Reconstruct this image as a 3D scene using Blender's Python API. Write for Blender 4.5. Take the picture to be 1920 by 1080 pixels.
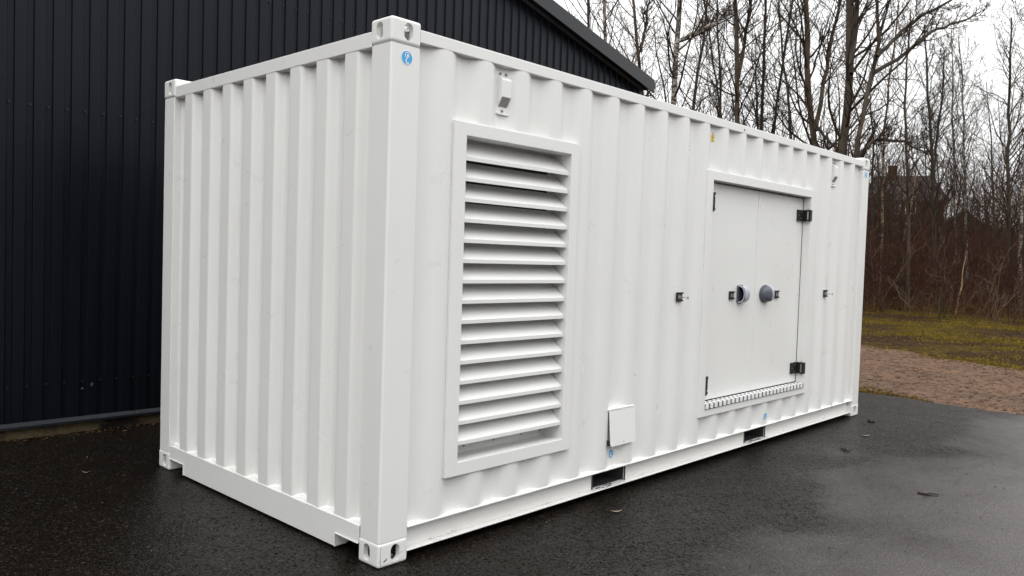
import bpy, bmesh, math, random
import numpy as np
from mathutils import Vector, Matrix

for o in list(bpy.data.objects):
    bpy.data.objects.remove(o)
SC = bpy.context.scene
COL = SC.collection
rng = np.random.default_rng(7)
random.seed(7)

# ------------------------------------------------------------------ camera
CAM = np.array([-2.3127, -2.9925, 1.4953])
F_PX, YAW, PITCH, ROLL = 1506.8, 0.7562945, -0.0386665, 0.0319541
cd = np.array([math.cos(PITCH)*math.cos(YAW), math.cos(PITCH)*math.sin(YAW), math.sin(PITCH)])
cr = np.cross(cd, [0, 0, 1]); cr /= np.linalg.norm(cr)
cu = np.cross(cr, cd)
CR = cr*math.cos(ROLL)+cu*math.sin(ROLL)
CU = -cr*math.sin(ROLL)+cu*math.cos(ROLL)
camd = bpy.data.cameras.new('camera')
camd.sensor_width = 36.0
camd.lens = F_PX/1920*36
camd.clip_start = 0.05
camd.clip_end = 2000
cam = bpy.data.objects.new('camera', camd)
COL.objects.link(cam)
cam.matrix_world = Matrix(((CR[0], CU[0], -cd[0], CAM[0]), (CR[1], CU[1], -cd[1], CAM[1]), (CR[2], CU[2], -cd[2], CAM[2]), (0, 0, 0, 1)))
SC.camera = cam
SC.render.resolution_x = 1024
SC.render.resolution_y = 576

# ------------------------------------------------------------------ sky (overcast) and sun
SUN_AZ, SUN_EL = math.radians(205), math.radians(45)      # direction towards the sun, measured from +x
world = bpy.data.worlds.new('World')
SC.world = world
world.use_nodes = True
wn, wl = world.node_tree.nodes, world.node_tree.links
wn.clear()
w_out = wn.new('ShaderNodeOutputWorld')
w_bg = wn.new('ShaderNodeBackground'); w_bg.inputs['Strength'].default_value = 0.1
w_sky = wn.new('ShaderNodeTexSky'); w_sky.sky_type = 'NISHITA'; w_sky.sun_disc = False
w_sky.sun_elevation = SUN_EL; w_sky.sun_rotation = math.pi/2-SUN_AZ
w_sky.dust_density = 4.0
w_hs = wn.new('ShaderNodeHueSaturation'); w_hs.inputs['Saturation'].default_value = 0.12
wl.new(w_sky.outputs[0], w_hs.inputs['Color'])
w_tc = wn.new('ShaderNodeTexCoord')
w_sep = wn.new('ShaderNodeSeparateXYZ'); wl.new(w_tc.outputs['Generated'], w_sep.inputs[0])
w_m = wn.new('ShaderNodeMapRange')                         # CIE standard overcast sky: zenith three times the horizon
w_m.inputs['From Min'].default_value = 0; w_m.inputs['From Max'].default_value = 1
w_m.inputs['To Min'].default_value = 9.5; w_m.inputs['To Max'].default_value = 32.5
wl.new(w_sep.outputs['Z'], w_m.inputs['Value'])
w_no = wn.new('ShaderNodeTexNoise'); w_no.inputs['Scale'].default_value = 2.2; w_no.inputs['Detail'].default_value = 5
wl.new(w_tc.outputs['Generated'], w_no.inputs['Vector'])
w_nr = wn.new('ShaderNodeMapRange'); w_nr.inputs['To Min'].default_value = 0.9; w_nr.inputs['To Max'].default_value = 1.1
wl.new(w_no.outputs[0], w_nr.inputs['Value'])
w_mul = wn.new('ShaderNodeMath'); w_mul.operation = 'MULTIPLY'
wl.new(w_m.outputs[0], w_mul.inputs[0]); wl.new(w_nr.outputs[0], w_mul.inputs[1])
w_tint = wn.new('ShaderNodeVectorMath'); w_tint.operation = 'SCALE'
w_tint.inputs[0].default_value = (1.0, 1.0, 1.003)
wl.new(w_mul.outputs[0], w_tint.inputs['Scale'])
w_mix = wn.new('ShaderNodeMix'); w_mix.data_type = 'RGBA'; w_mix.inputs['Factor'].default_value = 0.88
wl.new(w_hs.outputs[0], w_mix.inputs[6]); wl.new(w_tint.outputs[0], w_mix.inputs[7])
wl.new(w_mix.outputs[2], w_bg.inputs['Color'])
wl.new(w_bg.outputs[0], w_out.inputs['Surface'])

sund = bpy.data.lights.new('sun', 'SUN')
sund.energy = 0.65
sund.angle = math.radians(70)
sund.color = (1.0, 0.97, 0.93)
sun = bpy.data.objects.new('sun', sund)
COL.objects.link(sun)
sdir = Vector((math.cos(SUN_EL)*math.cos(SUN_AZ), math.cos(SUN_EL)*math.sin(SUN_AZ), math.sin(SUN_EL)))
sun.rotation_euler = sdir.to_track_quat('Z', 'Y').to_euler()
sun.location = sdir*60
SC.view_settings.view_transform = 'Standard'
SC.view_settings.look = 'None'
SC.view_settings.exposure = 0.0
SC.view_settings.gamma = 1.0
SC.view_settings.use_curve_mapping = False


# ------------------------------------------------------------------ helpers
def tag(o, label=None, cat=None, group=None, kind=None):
    if label: o['label'] = label
    if cat: o['category'] = cat
    if group: o['group'] = group
    if kind: o['kind'] = kind
    return o


def empty(name, loc=(0, 0, 0), rz=0.0):
    o = bpy.data.objects.new(name, None)
    o.location = loc
    o.rotation_euler = (0, 0, rz)
    o.empty_display_size = 0.2
    COL.objects.link(o)
    return o


def link(name, me, mat=None, parent=None):
    if mat is not None and not me.materials:
        for m in (mat if isinstance(mat, (list, tuple)) else [mat]):
            me.materials.append(m)
    o = bpy.data.objects.new(name, me)
    COL.objects.link(o)
    if parent is not None:
        o.parent = parent
    return o


class MB:
    """collects boxes, prisms and strips into one mesh"""
    def __init__(self):
        self.v = []; self.f = []; self.m = []; self.s = []

    def add(self, vs, fs, mi=0, smooth=False):
        b = len(self.v)
        self.v += [tuple(p) for p in vs]
        for q in fs:
            self.f.append(tuple(b+i for i in q)); self.m.append(mi); self.s.append(smooth)
        return self

    def box(self, x0, x1, y0, y1, z0, z1, mi=0):
        return self.add([(x0, y0, z0), (x1, y0, z0), (x1, y1, z0), (x0, y1, z0), (x0, y0, z1), (x1, y0, z1), (x1, y1, z1), (x0, y1, z1)],
                        [(0, 3, 2, 1), (4, 5, 6, 7), (0, 1, 5, 4), (1, 2, 6, 5), (2, 3, 7, 6), (3, 0, 4, 7)], mi)

    def prism(self, poly, axis, a, b, mi=0):
        """poly = list of 2-D points, extruded along axis from a to b"""
        n = len(poly)

        def P(p, t):
            if axis == 'x': return (t, p[0], p[1])
            if axis == 'y': return (p[0], t, p[1])
            return (p[0], p[1], t)
        vs = [P(p, a) for p in poly]+[P(p, b) for p in poly]
        fs = [tuple(range(n))[::-1], tuple(range(n, 2*n))]+[(i, (i+1) % n, n+(i+1) % n, n+i) for i in range(n)]
        return self.add(vs, fs, mi)

    def cyl(self, c, axis, r, h, n=12, mi=0, smooth=True):
        poly = [(r*math.cos(2*math.pi*i/n), r*math.sin(2*math.pi*i/n)) for i in range(n)]
        i0 = {'x': (1, 2), 'y': (0, 2), 'z': (0, 1)}[axis]
        poly = [(p[0]+c[i0[0]], p[1]+c[i0[1]]) for p in poly]
        k = {'x': 0, 'y': 1, 'z': 2}[axis]
        return self.prism(poly, axis, c[k], c[k]+h, mi)

    def build(self, name, mat, parent=None, bevel=0.0, seg=2):
        me = bpy.data.meshes.new(name)
        me.from_pydata(self.v, [], self.f)
        me.polygons.foreach_set('material_index', self.m)
        me.polygons.foreach_set('use_smooth', self.s)
        bm = bmesh.new(); bm.from_mesh(me)
        bmesh.ops.recalc_face_normals(bm, faces=bm.faces)
        if bevel > 0:
            ed = [e for e in bm.edges if len(e.link_faces) == 2 and e.calc_face_angle(0) > 0.5]
            bmesh.ops.bevel(bm, geom=ed, offset=bevel, segments=seg, profile=0.5, affect='EDGES', clamp_overlap=True)
        bm.to_mesh(me); bm.free()
        return link(name, me, mat, parent)


def np_mesh(name, V, Q, mat, parent=None, smooth=False, mi=None):
    """fast mesh from numpy arrays; Q (n,3) or (n,4)"""
    me = bpy.data.meshes.new(name)
    V = np.asarray(V, np.float32); Q = np.asarray(Q, np.int32)
    k = Q.shape[1]
    me.vertices.add(len(V)); me.vertices.foreach_set('co', V.ravel())
    me.loops.add(Q.size); me.loops.foreach_set('vertex_index', Q.ravel())
    me.polygons.add(len(Q))
    me.polygons.foreach_set('loop_start', np.arange(0, Q.size, k, dtype=np.int32))
    me.polygons.foreach_set('loop_total', np.full(len(Q), k, np.int32))
    if smooth: me.polygons.foreach_set('use_smooth', np.ones(len(Q), bool))
    if mi is not None: me.polygons.foreach_set('material_index', np.asarray(mi, np.int32))
    me.update(calc_edges=True)
    return link(name, me, mat, parent)


def pix(u, v, depth):
    """world point seen in the photograph at (u,v), that many metres ahead of the camera"""
    return CAM+(cd+CR*(u-960)/F_PX-CU*(v-540)/F_PX)*depth


# ------------------------------------------------------------------ materials
class Mat:
    def __init__(self, name, base=(0.5, 0.5, 0.5), rough=0.5, spec=0.5, metal=0.0):
        self.m = bpy.data.materials.new(name); self.m.use_nodes = True
        self.n = self.m.node_tree.nodes; self.l = self.m.node_tree.links
        self.b = self.n['Principled BSDF']
        self.b.inputs['Base Color'].default_value = (*base, 1)
        self.b.inputs['Roughness'].default_value = rough
        self.b.inputs['Specular IOR Level'].default_value = spec
        self.b.inputs['Metallic'].default_value = metal
        self._tc = None

    def co(self, scale=(1, 1, 1), kind='Object'):
        if self._tc is None: self._tc = self.n.new('ShaderNodeTexCoord')
        mp = self.n.new('ShaderNodeMapping'); mp.inputs['Scale'].default_value = scale
        self.l.new(self._tc.outputs[kind], mp.inputs['Vector'])
        return mp.outputs[0]

    def noise(self, scale, detail=4, rough=0.55, co=None, dist=0.0):
        t = self.n.new('ShaderNodeTexNoise')
        t.inputs['Scale'].default_value = scale; t.inputs['Detail'].default_value = detail
        t.inputs['Roughness'].default_value = rough; t.inputs['Distortion'].default_value = dist
        self.l.new(co if co is not None else self.co(), t.inputs['Vector'])
        return t.outputs[0]

    def voro(self, scale, co=None, out='Distance', feature='F1', rand=1.0):
        t = self.n.new('ShaderNodeTexVoronoi'); t.feature = feature
        t.inputs['Scale'].default_value = scale; t.inputs['Randomness'].default_value = rand
        self.l.new(co if co is not None else self.co(), t.inputs['Vector'])
        return t.outputs[out]

    def ramp(self, src, stops):
        r = self.n.new('ShaderNodeValToRGB'); e = r.color_ramp.elements
        while len(e) < len(stops): e.new(0.5)
        for k, (p, c) in enumerate(stops):
            e[k].position = p
            e[k].color = (*c, 1) if isinstance(c, (tuple, list)) else (c, c, c, 1)
        self.l.new(src, r.inputs[0])
        return r.outputs[0]

    def rng(self, src, a, b, c, d):
        r = self.n.new('ShaderNodeMapRange')
        for k, v in zip(('From Min', 'From Max', 'To Min', 'To Max'), (a, b, c, d)): r.inputs[k].default_value = v
        self.l.new(src, r.inputs['Value'])
        return r.outputs[0]

    def mix(self, fac, a, b, mode='MIX'):
        x = self.n.new('ShaderNodeMix'); x.data_type = 'RGBA'; x.blend_type = mode
        for s, v in ((0, fac), (6, a), (7, b)):
            if hasattr(v, 'is_linked') or hasattr(v, 'links'): self.l.new(v, x.inputs[s])
            elif s == 0: x.inputs[0].default_value = v
            else: x.inputs[s].default_value = (*v, 1) if isinstance(v, (tuple, list)) else (v, v, v, 1)
        return x.outputs[2]

    def math(self, op, a, b):
        x = self.n.new('ShaderNodeMath'); x.operation = op
        for s, v in ((0, a), (1, b)):
            if hasattr(v, 'links'): self.l.new(v, x.inputs[s])
            else: x.inputs[s].default_value = v
        return x.outputs[0]

    def bump(self, h, strength, dist=0.01, prev=None):
        b = self.n.new('ShaderNodeBump'); b.inputs['Strength'].default_value = strength; b.inputs['Distance'].default_value = dist
        self.l.new(h, b.inputs['Height'])
        if prev is not None: self.l.new(prev, b.inputs['Normal'])
        return b.outputs[0]

    def set(self, **kw):
        names = dict(color='Base Color', rough='Roughness', normal='Normal', spec='Specular IOR Level', alpha='Alpha')
        for k, v in kw.items(): self.l.new(v, self.b.inputs[names[k]])
        return self.m


def simple(name, base, rough=0.5, spec=0.5, metal=0.0, var=0.12, scale=12):
    M = Mat(name, base, rough, spec, metal)
    n = M.noise(scale, 5)
    c = M.mix(n, tuple(x*(1-var) for x in base), tuple(min(1, x*(1+var)) for x in base))
    return M.set(color=c)


def make_paint(name, base, drops=True):
    M = Mat(name, base, 0.32, 0.5)
    big = M.noise(0.9, 4)
    streak = M.noise(3.0, 5, co=M.co((6, 6, 0.35)))
    c = M.mix(M.rng(big, 0.3, 0.7, 0, 1), tuple(x*0.965 for x in base), base)
    c = M.mix(M.rng(streak, 0.52, 0.8, 0, 0.10), c, tuple(x*y for x, y in zip(base, (0.87, 0.87, 0.84))))
    r = M.rng(M.noise(5, 4), 0.3, 0.7, 0.26, 0.42)
    wave = M.bump(M.noise(2.6, 2), 0.10, 0.02)
    orange = wave
    if drops:
        v = M.voro(120)
        keep = M.rng(M.noise(4.5, 3), 0.56, 0.66, 0, 1)
        d = M.math('MULTIPLY', M.rng(v, 0.0, 0.26, 1, 0), keep)
        orange = M.bump(d, 0.35, 0.002, orange)
    return M.set(color=c, rough=r, normal=orange)


WHITE = make_paint('white_container_paint', (0.772, 0.774, 0.758))
def make_rail_paint():
    M = Mat('scuffed_rail_paint', (0.77, 0.77, 0.75), 0.34, 0.5)
    z = M.n.new('ShaderNodeSeparateXYZ'); M.l.new(M.co(), z.inputs[0])
    low = M.rng(z.outputs['Z'], 0.035, 0.085, 1.0, 0.0)
    n = M.noise(9, 6, 0.7, co=M.co((1, 1, 3)))
    n2 = M.noise(70, 4, 0.7)
    sc = M.math('MULTIPLY', M.rng(n, 0.56, 0.66, 0, 1), M.math('MULTIPLY', low, M.rng(n2, 0.45, 0.6, 0, 1)))
    c = M.mix(M.math('MULTIPLY', low, M.rng(n2, 0.3, 0.7, 0.0, 0.25)), (0.77, 0.768, 0.748), (0.50, 0.48, 0.44))
    c = M.mix(sc, c, (0.03, 0.028, 0.026))
    c = M.mix(M.rng(M.noise(160, 2), 0.74, 0.78, 0, 0.8), c, (0.25, 0.24, 0.22))
    return M.set(color=c, normal=M.bump(M.noise(2.6, 2), 0.1, 0.02))


RAILP = make_rail_paint()
DOORWHITE = make_paint('white_door_paint', (0.772, 0.774, 0.756), drops=False)
BEAD = simple('white_sealant', (0.76, 0.76, 0.74), 0.4, var=0.06, scale=60)
BLACKPL = simple('black_plastic', (0.012, 0.012, 0.013), 0.42)
CAVITY = simple('dark_interior', (0.012, 0.012, 0.013), 0.8, 0.2)
POCKET = simple('dark_steel_and_cavity_shade', (0.05, 0.05, 0.052), 0.6, 0.3)
STEEL = simple('zinc_steel', (0.55, 0.55, 0.56), 0.35, 0.5, 0.9)
HANDLE_D = simple('dark_grey_plastic', (0.085, 0.095, 0.115), 0.38)
HANDLE_L = simple('light_grey_plastic', (0.42, 0.44, 0.49), 0.35)
GREYMETAL = simple('grey_grille', (0.22, 0.22, 0.21), 0.5)
BLUE = simple('blue_sticker', (0.04, 0.37, 0.72), 0.35, var=0.05)
STICKW = simple('white_sticker', (0.8, 0.82, 0.84), 0.35, var=0.03)
YELLOW = simple('yellow_sticker', (0.78, 0.58, 0.02), 0.35, var=0.05)
MARK = simple('black_mark', (0.01, 0.01, 0.01), 0.6)
TREAD = simple('white_grip_tread', (0.82, 0.82, 0.82), 0.4, var=0.04)
TREADGAP = simple('grip_tread_base', (0.07, 0.07, 0.07), 0.7)


def make_cladding():
    M = Mat('dark_blue_grey_cladding', (0.006, 0.0066, 0.0095), 0.40, 0.23)
    M.b.inputs['Specular Tint'].default_value = (0.86, 0.90, 1.0, 1)
    n = M.noise(1.3, 5, co=M.co((1.5, 1.5, 0.4)))
    c = M.mix(n, (0.0028, 0.0033, 0.0056), (0.0042, 0.0049, 0.0080))
    nb = M.bump(M.noise(3, 3), 0.12, 0.01)
    return M.set(color=c, rough=M.rng(n, 0.3, 0.7, 0.34, 0.46), normal=nb)


CLAD = make_cladding()
TRIM = simple('dark_trim_sheet', (0.010, 0.0115, 0.0155), 0.38, 0.42)
SOFFIT = simple('black_soffit', (0.005, 0.005, 0.006), 0.7, 0.15)


def make_concrete():
    M = Mat('weathered_plinth_concrete', (0.2, 0.17, 0.11), 0.85, 0.3)
    n = M.noise(3.2, 6, 0.65)
    n2 = M.noise(26, 4)
    c = M.mix(M.rng(n, 0.42, 0.56, 0, 1), (0.012, 0.010, 0.007), (0.11, 0.085, 0.045))
    c = M.mix(M.rng(n2, 0.5, 0.75, 0, 0.8), c, (0.05, 0.03, 0.02))
    return M.set(color=c, normal=M.bump(n2, 0.5, 0.01))


def make_asphalt():
    M = Mat('wet_asphalt', (0.03, 0.028, 0.026), 0.4, 0.5)
    sep = M.n.new('ShaderNodeSeparateColor'); M.l.new(M.voro(95, out='Color'), sep.inputs[0])
    sep2 = M.n.new('ShaderNodeSeparateColor'); M.l.new(M.voro(185, out='Color'), sep2.inputs[0])
    cell = M.voro(95)
    cell2 = M.voro(185)
    med = M.noise(40, 5, 0.7)
    blot = M.noise(0.55, 6, 0.6)
    blot2 = M.noise(2.3, 5, 0.6)
    stops = [(0.0, (0.0030, 0.0021, 0.0015)), (0.55, (0.0052, 0.0038, 0.0028)), (0.80, (0.0105, 0.0080, 0.0060)), (0.93, (0.026, 0.0215, 0.0175)), (1.0, (0.10, 0.090, 0.080))]
    c = M.mix(0.5, M.ramp(sep.outputs[0], stops), M.ramp(sep2.outputs[0], stops))
    c = M.mix(M.rng(med, 0.38, 0.6, 0.65, 0.0), c, (0.0040, 0.0029, 0.0021))
    c = M.mix(M.rng(blot, 0.35, 0.65, 0.0, 0.35), c, (0.004, 0.0034, 0.0029))
    # reddish dust worn into a few places
    c = M.mix(M.rng(blot2, 0.56, 0.75, 0, 0.25), c, (0.012, 0.0065, 0.005))
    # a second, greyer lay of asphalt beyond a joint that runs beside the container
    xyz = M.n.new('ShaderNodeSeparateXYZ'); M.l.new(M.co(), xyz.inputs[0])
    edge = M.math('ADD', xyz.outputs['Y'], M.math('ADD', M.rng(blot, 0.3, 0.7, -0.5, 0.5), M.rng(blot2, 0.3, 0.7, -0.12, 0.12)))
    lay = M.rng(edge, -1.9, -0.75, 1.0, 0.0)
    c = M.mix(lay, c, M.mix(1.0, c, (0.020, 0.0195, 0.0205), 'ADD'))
    joint = M.math('MULTIPLY', M.rng(M.math('ABSOLUTE', M.math('ADD', M.math('ADD', xyz.outputs['Y'], 1.43), M.rng(M.noise(3.0, 3), 0.3, 0.7, -0.03, 0.03)), 0.0), 0.006, 0.02, 1.0, 0.0), M.rng(M.noise(9, 4), 0.42, 0.6, 0, 1))
    c = M.mix(joint, c, (0.002, 0.002, 0.002))
    r = M.math('ADD', M.rng(blot, 0.3, 0.7, 0.28, 0.42), M.rng(blot2, 0.3, 0.7, -0.06, 0.06))
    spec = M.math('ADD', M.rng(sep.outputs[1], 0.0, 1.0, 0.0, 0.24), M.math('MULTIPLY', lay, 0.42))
    h = M.math('ADD', M.math('MULTIPLY', M.rng(cell, 0, 0.7, 1, 0), 0.8), M.math('ADD', M.math('MULTIPLY', M.rng(cell2, 0, 0.7, 1, 0), 0.4), med))
    nb = M.bump(h, 0.45, 0.006)
    nb = M.bump(blot2, 0.12, 0.05, nb)
    M.b.inputs['Specular Tint'].default_value = (1.0, 0.88, 0.80, 1)
    return M.set(color=c, rough=r, normal=nb, spec=spec)


def make_dirt():
    M = Mat('wet_reddish_gravel', (0.09, 0.06, 0.05), 0.85, 0.05)
    n = M.noise(1.1, 7, 0.65)
    n2 = M.noise(8, 6, 0.72)
    v = M.voro(38, out='Color')
    g = M.n.new('ShaderNodeSeparateColor'); M.l.new(v, g.inputs[0])
    c = M.mix(M.rng(n, 0.3, 0.7, 0, 1), (0.100, 0.058, 0.038), (0.172, 0.102, 0.065))
    c = M.mix(M.rng(n2, 0.47, 0.64, 0, 0.9), c, (0.034, 0.020, 0.013))
    c = M.mix(M.rng(M.noise(1.6, 6, 0.7, co=M.co((2.2, 0.5, 1))), 0.52, 0.66, 0, 0.7), c, (0.048, 0.036, 0.028))
    c = M.mix(M.rng(g.outputs[0], 0.75, 1.0, 0, 0.6), c, (0.17, 0.125, 0.095))
    nb = M.bump(M.math('ADD', n2, M.voro(38)), 0.8, 0.025)
    return M.set(color=c, rough=M.rng(n, 0.3, 0.7, 0.55, 0.85), normal=nb)


def make_terrain():
    M = Mat('mossy_ground', (0.04, 0.035, 0.02), 1.0, 0.0)
    n = M.noise(0.45, 7, 0.65)
    n2 = M.noise(5, 6, 0.7)
    c = M.mix(M.rng(n, 0.46, 0.62, 0, 1), (0.038, 0.025, 0.016), (0.072, 0.054, 0.013))
    c = M.mix(M.rng(n2, 0.48, 0.68, 0, 0.85), c, (0.022, 0.015, 0.010))
    return M.set(color=c, normal=M.bump(n2, 0.9, 0.06))


def make_bark(name, a, b, zs=2.0):
    M = Mat(name, a, 0.85, 0.25)
    n = M.noise(6, 6, 0.7, co=M.co((1, 1, 0.35)))
    c = M.mix(M.rng(n, 0.35, 0.65, 0, 1), a, b)
    return M.set(color=c, normal=M.bump(n, 0.6, 0.02))


def make_birch(name, pale, dark):
    M = Mat(name, pale, 0.75, 0.3)
    n = M.noise(7, 5, 0.7, co=M.co((1, 1, 2.6)))
    n2 = M.noise(1.1, 4)
    thr = M.math('ADD', n, M.rng(n2, 0.3, 0.7, -0.12, 0.14))
    c = M.mix(M.rng(thr, 0.46, 0.54, 0, 1), pale, dark)
    return M.set(color=c, normal=M.bump(n, 0.4, 0.02))


CONC = make_concrete()
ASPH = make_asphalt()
DIRT = make_dirt()
TERR = make_terrain()
BARK = make_bark('dark_bark', (0.036, 0.028, 0.021), (0.074, 0.058, 0.043))
BARK_B = make_bark('brown_bark', (0.048, 0.034, 0.023), (0.092, 0.067, 0.045))
BIRCH = make_birch('birch_bark', (0.34, 0.30, 0.26), (0.035, 0.028, 0.024))
BIRCH_O = make_birch('tan_birch_bark', (0.26, 0.17, 0.11), (0.05, 0.036, 0.028))
TWIG = simple('dark_twig_bark', (0.038, 0.027, 0.019), 0.9, 0.08, var=0.3, scale=2)
TWIG_R = simple('red_brown_twig_bark', (0.062, 0.027, 0.019), 0.9, 0.05, var=0.45, scale=0.8)
BRUSHM = simple('red_brown_brush', (0.050, 0.030, 0.022), 0.85, 0.2, var=0.55, scale=0.6)
BRAMB = simple('rusty_bramble', (0.085, 0.046, 0.022), 0.85, 0.1, var=0.5, scale=0.7)
GRASSM = simple('wet_winter_grass', (0.165, 0.118, 0.016), 0.9, 0.0, var=0.65, scale=0.9)
STRAWM = simple('dead_straw_grass', (0.135, 0.092, 0.030), 0.9, 0.0, var=0.5, scale=1.3)
LEAFM = simple('dead_leaf', (0.068, 0.036, 0.020), 0.85, 0.03, var=0.5, scale=5)
LEAFP = simple('pale_dead_leaf', (0.26, 0.20, 0.14), 0.6, 0.3, var=0.3, scale=30)
PEBBLE = simple('gravel_stone', (0.12, 0.086, 0.060), 0.7, 0.35, var=0.5, scale=9)
BRICKM = simple('far_brown_brick', (0.085, 0.036, 0.024), 0.9, 0.2, var=0.25, scale=1.5)
ROOFM = simple('far_grey_roof', (0.052, 0.046, 0.044), 0.8, 0.3, var=0.2, scale=1.5)
BARNM = simple('far_red_boards', (0.15, 0.032, 0.022), 0.9, 0.2, var=0.3, scale=1.2)
FARWHITE = simple('far_white_frame', (0.62, 0.60, 0.56), 0.6)
STEMP = simple('pale_tan_stem', (0.16, 0.115, 0.075), 0.85, 0.15, var=0.5, scale=0.7)
FARGLASS = simple('far_window_glass', (0.02, 0.022, 0.026), 0.1, 0.5)
WOODM = simple('weathered_fence_wood', (0.075, 0.050, 0.032), 0.85, 0.2, var=0.3)

# ------------------------------------------------------------------ ground
R = 600
tag(MB().add([(-R, -R, -0.05), (R, -R, -0.05), (R, R, -0.05), (-R, R, -0.05)], [(0, 1, 2, 3)]).build('ground', TERR), kind='structure')


def wav(y, a, s):
    return a*(math.sin(y*1.7+s)+0.6*math.sin(y*4.1+2*s)+0.35*math.sin(y*9.7+3*s))


def strip_sheet(name, mat, xl, xr, ys, z, th):
    vs, fs = [], []
    for y in ys:
        a, b = xl(y), xr(y)
        vs += [(a, y, z), (b, y, z), (b+0.02, y, z-th)]
    for i in range(len(ys)-1):
        k = 3*i
        fs += [(k, k+1, k+4, k+3), (k+1, k+2, k+5, k+4)]
    return tag(MB().add(vs, fs).build(name, mat), kind='structure')


def asphalt_edge(y):
    return 7.60+0.02*min(0, y)-0.10*max(0, y)*0.6+wav(y, 0.035, 0.4)


def dirt_edge(y):
    return 12.1+0.72*y*(1 if y < 4 else 4/y)+wav(y*0.6, 0.28, 1.2)


strip_sheet('gravel_track', DIRT, lambda y: 4.0, dirt_edge, [-14+0.2*i for i in range(300)], -0.022, 0.03)
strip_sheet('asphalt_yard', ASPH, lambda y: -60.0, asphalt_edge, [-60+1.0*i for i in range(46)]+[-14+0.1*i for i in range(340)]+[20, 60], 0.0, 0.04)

# ------------------------------------------------------------------ dark clad building behind the container
WC = 1/math.sqrt(1+0.02**2)
WY0 = 3.80


def wp(t, d, z):
    """point on the gable wall: t along it, d out towards the yard"""
    return (t*WC-d*0.02*WC, WY0-0.02*t*WC-d*WC, z)


def rake(t):
    return 4.04+(6.95-abs(t+4.0)+4.0-8.0)*0.264 if t > -4.0 else 4.04+(6.95+4.0)*0.264-abs(t+4.0)*0.264


bld = empty('clad_building', (0, 0, 0))
tag(bld, 'dark blue-grey corrugated metal building with sloping roof edge behind the white container', 'building')
PIT, OFF, TEND, TBEG = 0.1291, -0.541, 7.31, -15.3


def rk(t):
    return 4.04+(6.95-t)*0.264 if t > -4.0 else 4.04+(6.95+4.0)*0.264+(t+4.0)*0.264


prof = []          # (t, d)
n0 = int((TBEG-OFF)/PIT)
for n in range(n0, 62):
    c0 = OFF+n*PIT
    for dt, d in ((-0.0645, 0.0), (-0.030, 0.0), (-0.0265, -0.0015), (-0.0205, -0.0165), (-0.0175, -0.018), (0.0175, -0.018), (0.0205, -0.0165), (0.0265, -0.0015), (0.030, 0.0)):
        t = c0+dt
        if TBEG <= t <= TEND: prof.append((t, d))
prof.append((TEND, 0.0))
vs, fs = [], []
for t, d in prof:
    vs += [wp(t, d, 0.10), wp(t, d, rk(t))]
for i in range(len(prof)-1):
    fs.append((2*i, 2*i+2, 2*i+3, 2*i+1))
gw = MB().add(vs, fs).build('gable_wall', CLAD, bld)
# other walls and roof
m = MB()
e0, e1 = wp(TEND, -0.001, 0), wp(TBEG, -0.001, 0)
DEP = 16.0
for (a, b) in (((e0[0], e0[1]), (e0[0], e0[1]+DEP)), ((e1[0], e1[1]+DEP), (e1[0], e1[1]))):
    m = MB()
    zt = rk(TEND) if a[0] > 0 else rk(TBEG)
    m.add([(a[0], a[1], 0), (b[0], b[1], 0), (b[0], b[1], zt), (a[0], a[1], zt)], [(0, 1, 2, 3)])
    m.build('side_wall', CLAD, bld)
m = MB()
ap = rk(-4.0)
for (ta, tb) in ((-4.0, 7.40), (-4.0, -15.55)):
    for dz in (0.0,):
        za, zb = ap+0.10, (rk(tb) if tb > -4 else 4.04+(6.95+4.0)*0.264+(tb+4.0)*0.264)+0.10
        p0, p1 = wp(ta, 0.165, 0), wp(tb, 0.165, 0)
        y0 = p0[1]
        vs = [(p0[0], p0[1]+0.004, za), (p1[0], p1[1]+0.004, zb), (p1[0], y0+DEP, zb), (p0[0], y0+DEP, za)]
        vs += [(x, y, z-0.08) for x, y, z in vs]
        m.add(vs, [(0, 1, 2, 3), (7, 6, 5, 4), (0, 4, 5, 1), (1, 5, 6, 2), (2, 6, 7, 3), (3, 7, 4, 0)])
m.build('roof', TRIM, bld)
m = MB()
TB = 7.35
a0, a1 = wp(-4.0, 0.0, ap), wp(TB, 0.0, rk(TB))
b0, b1 = wp(-4.0, 0.150, ap), wp(TB, 0.150, rk(TB))
m.add([a0, a1, b1, b0, *[(x, y, z+0.015) for x, y, z in (a0, a1, b1, b0)]], [(0, 3, 2, 1), (4, 5, 6, 7), (0, 1, 5, 4), (1, 2, 6, 5), (2, 3, 7, 6), (3, 0, 4, 7)])
m.build('soffit', SOFFIT, bld)
m = MB()
def barge(ta, tb):
    vs = []
    for d in (0.150, 0.172):
        for t in (ta, tb):
            for dz in (-0.055, 0.125):
                vs.append(wp(t, d, rk(t)+dz))
    # 0 a-lo 1 a-hi 2 b-lo 3 b-hi (inner) 4..7 outer
    m.add(vs, [(0, 1, 3, 2), (4, 6, 7, 5), (0, 2, 6, 4), (1, 5, 7, 3), (0, 4, 5, 1), (2, 3, 7, 6)])
barge(-4.0, 7.36); barge(-15.6, -4.0)
m.build('barge_board', TRIM, bld)
m = MB()
for dz, dd in ((-0.001, 0.03),):
    p = [wp(-4, 0.001, ap-0.035), wp(7.31, 0.001, rk(7.31)-0.035), wp(7.31, dd, rk(7.31)-0.012), wp(-4, dd, ap-0.012)]
    m.add(p+[(x, y, z+0.006) for x, y, z in p], [(0, 1, 2, 3), (7, 6, 5, 4), (0, 4, 5, 1), (1, 5, 6, 2), (2, 6, 7, 3), (3, 7, 4, 0)])
m.build('eaves_trim', TRIM, bld)
m = MB()
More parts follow.
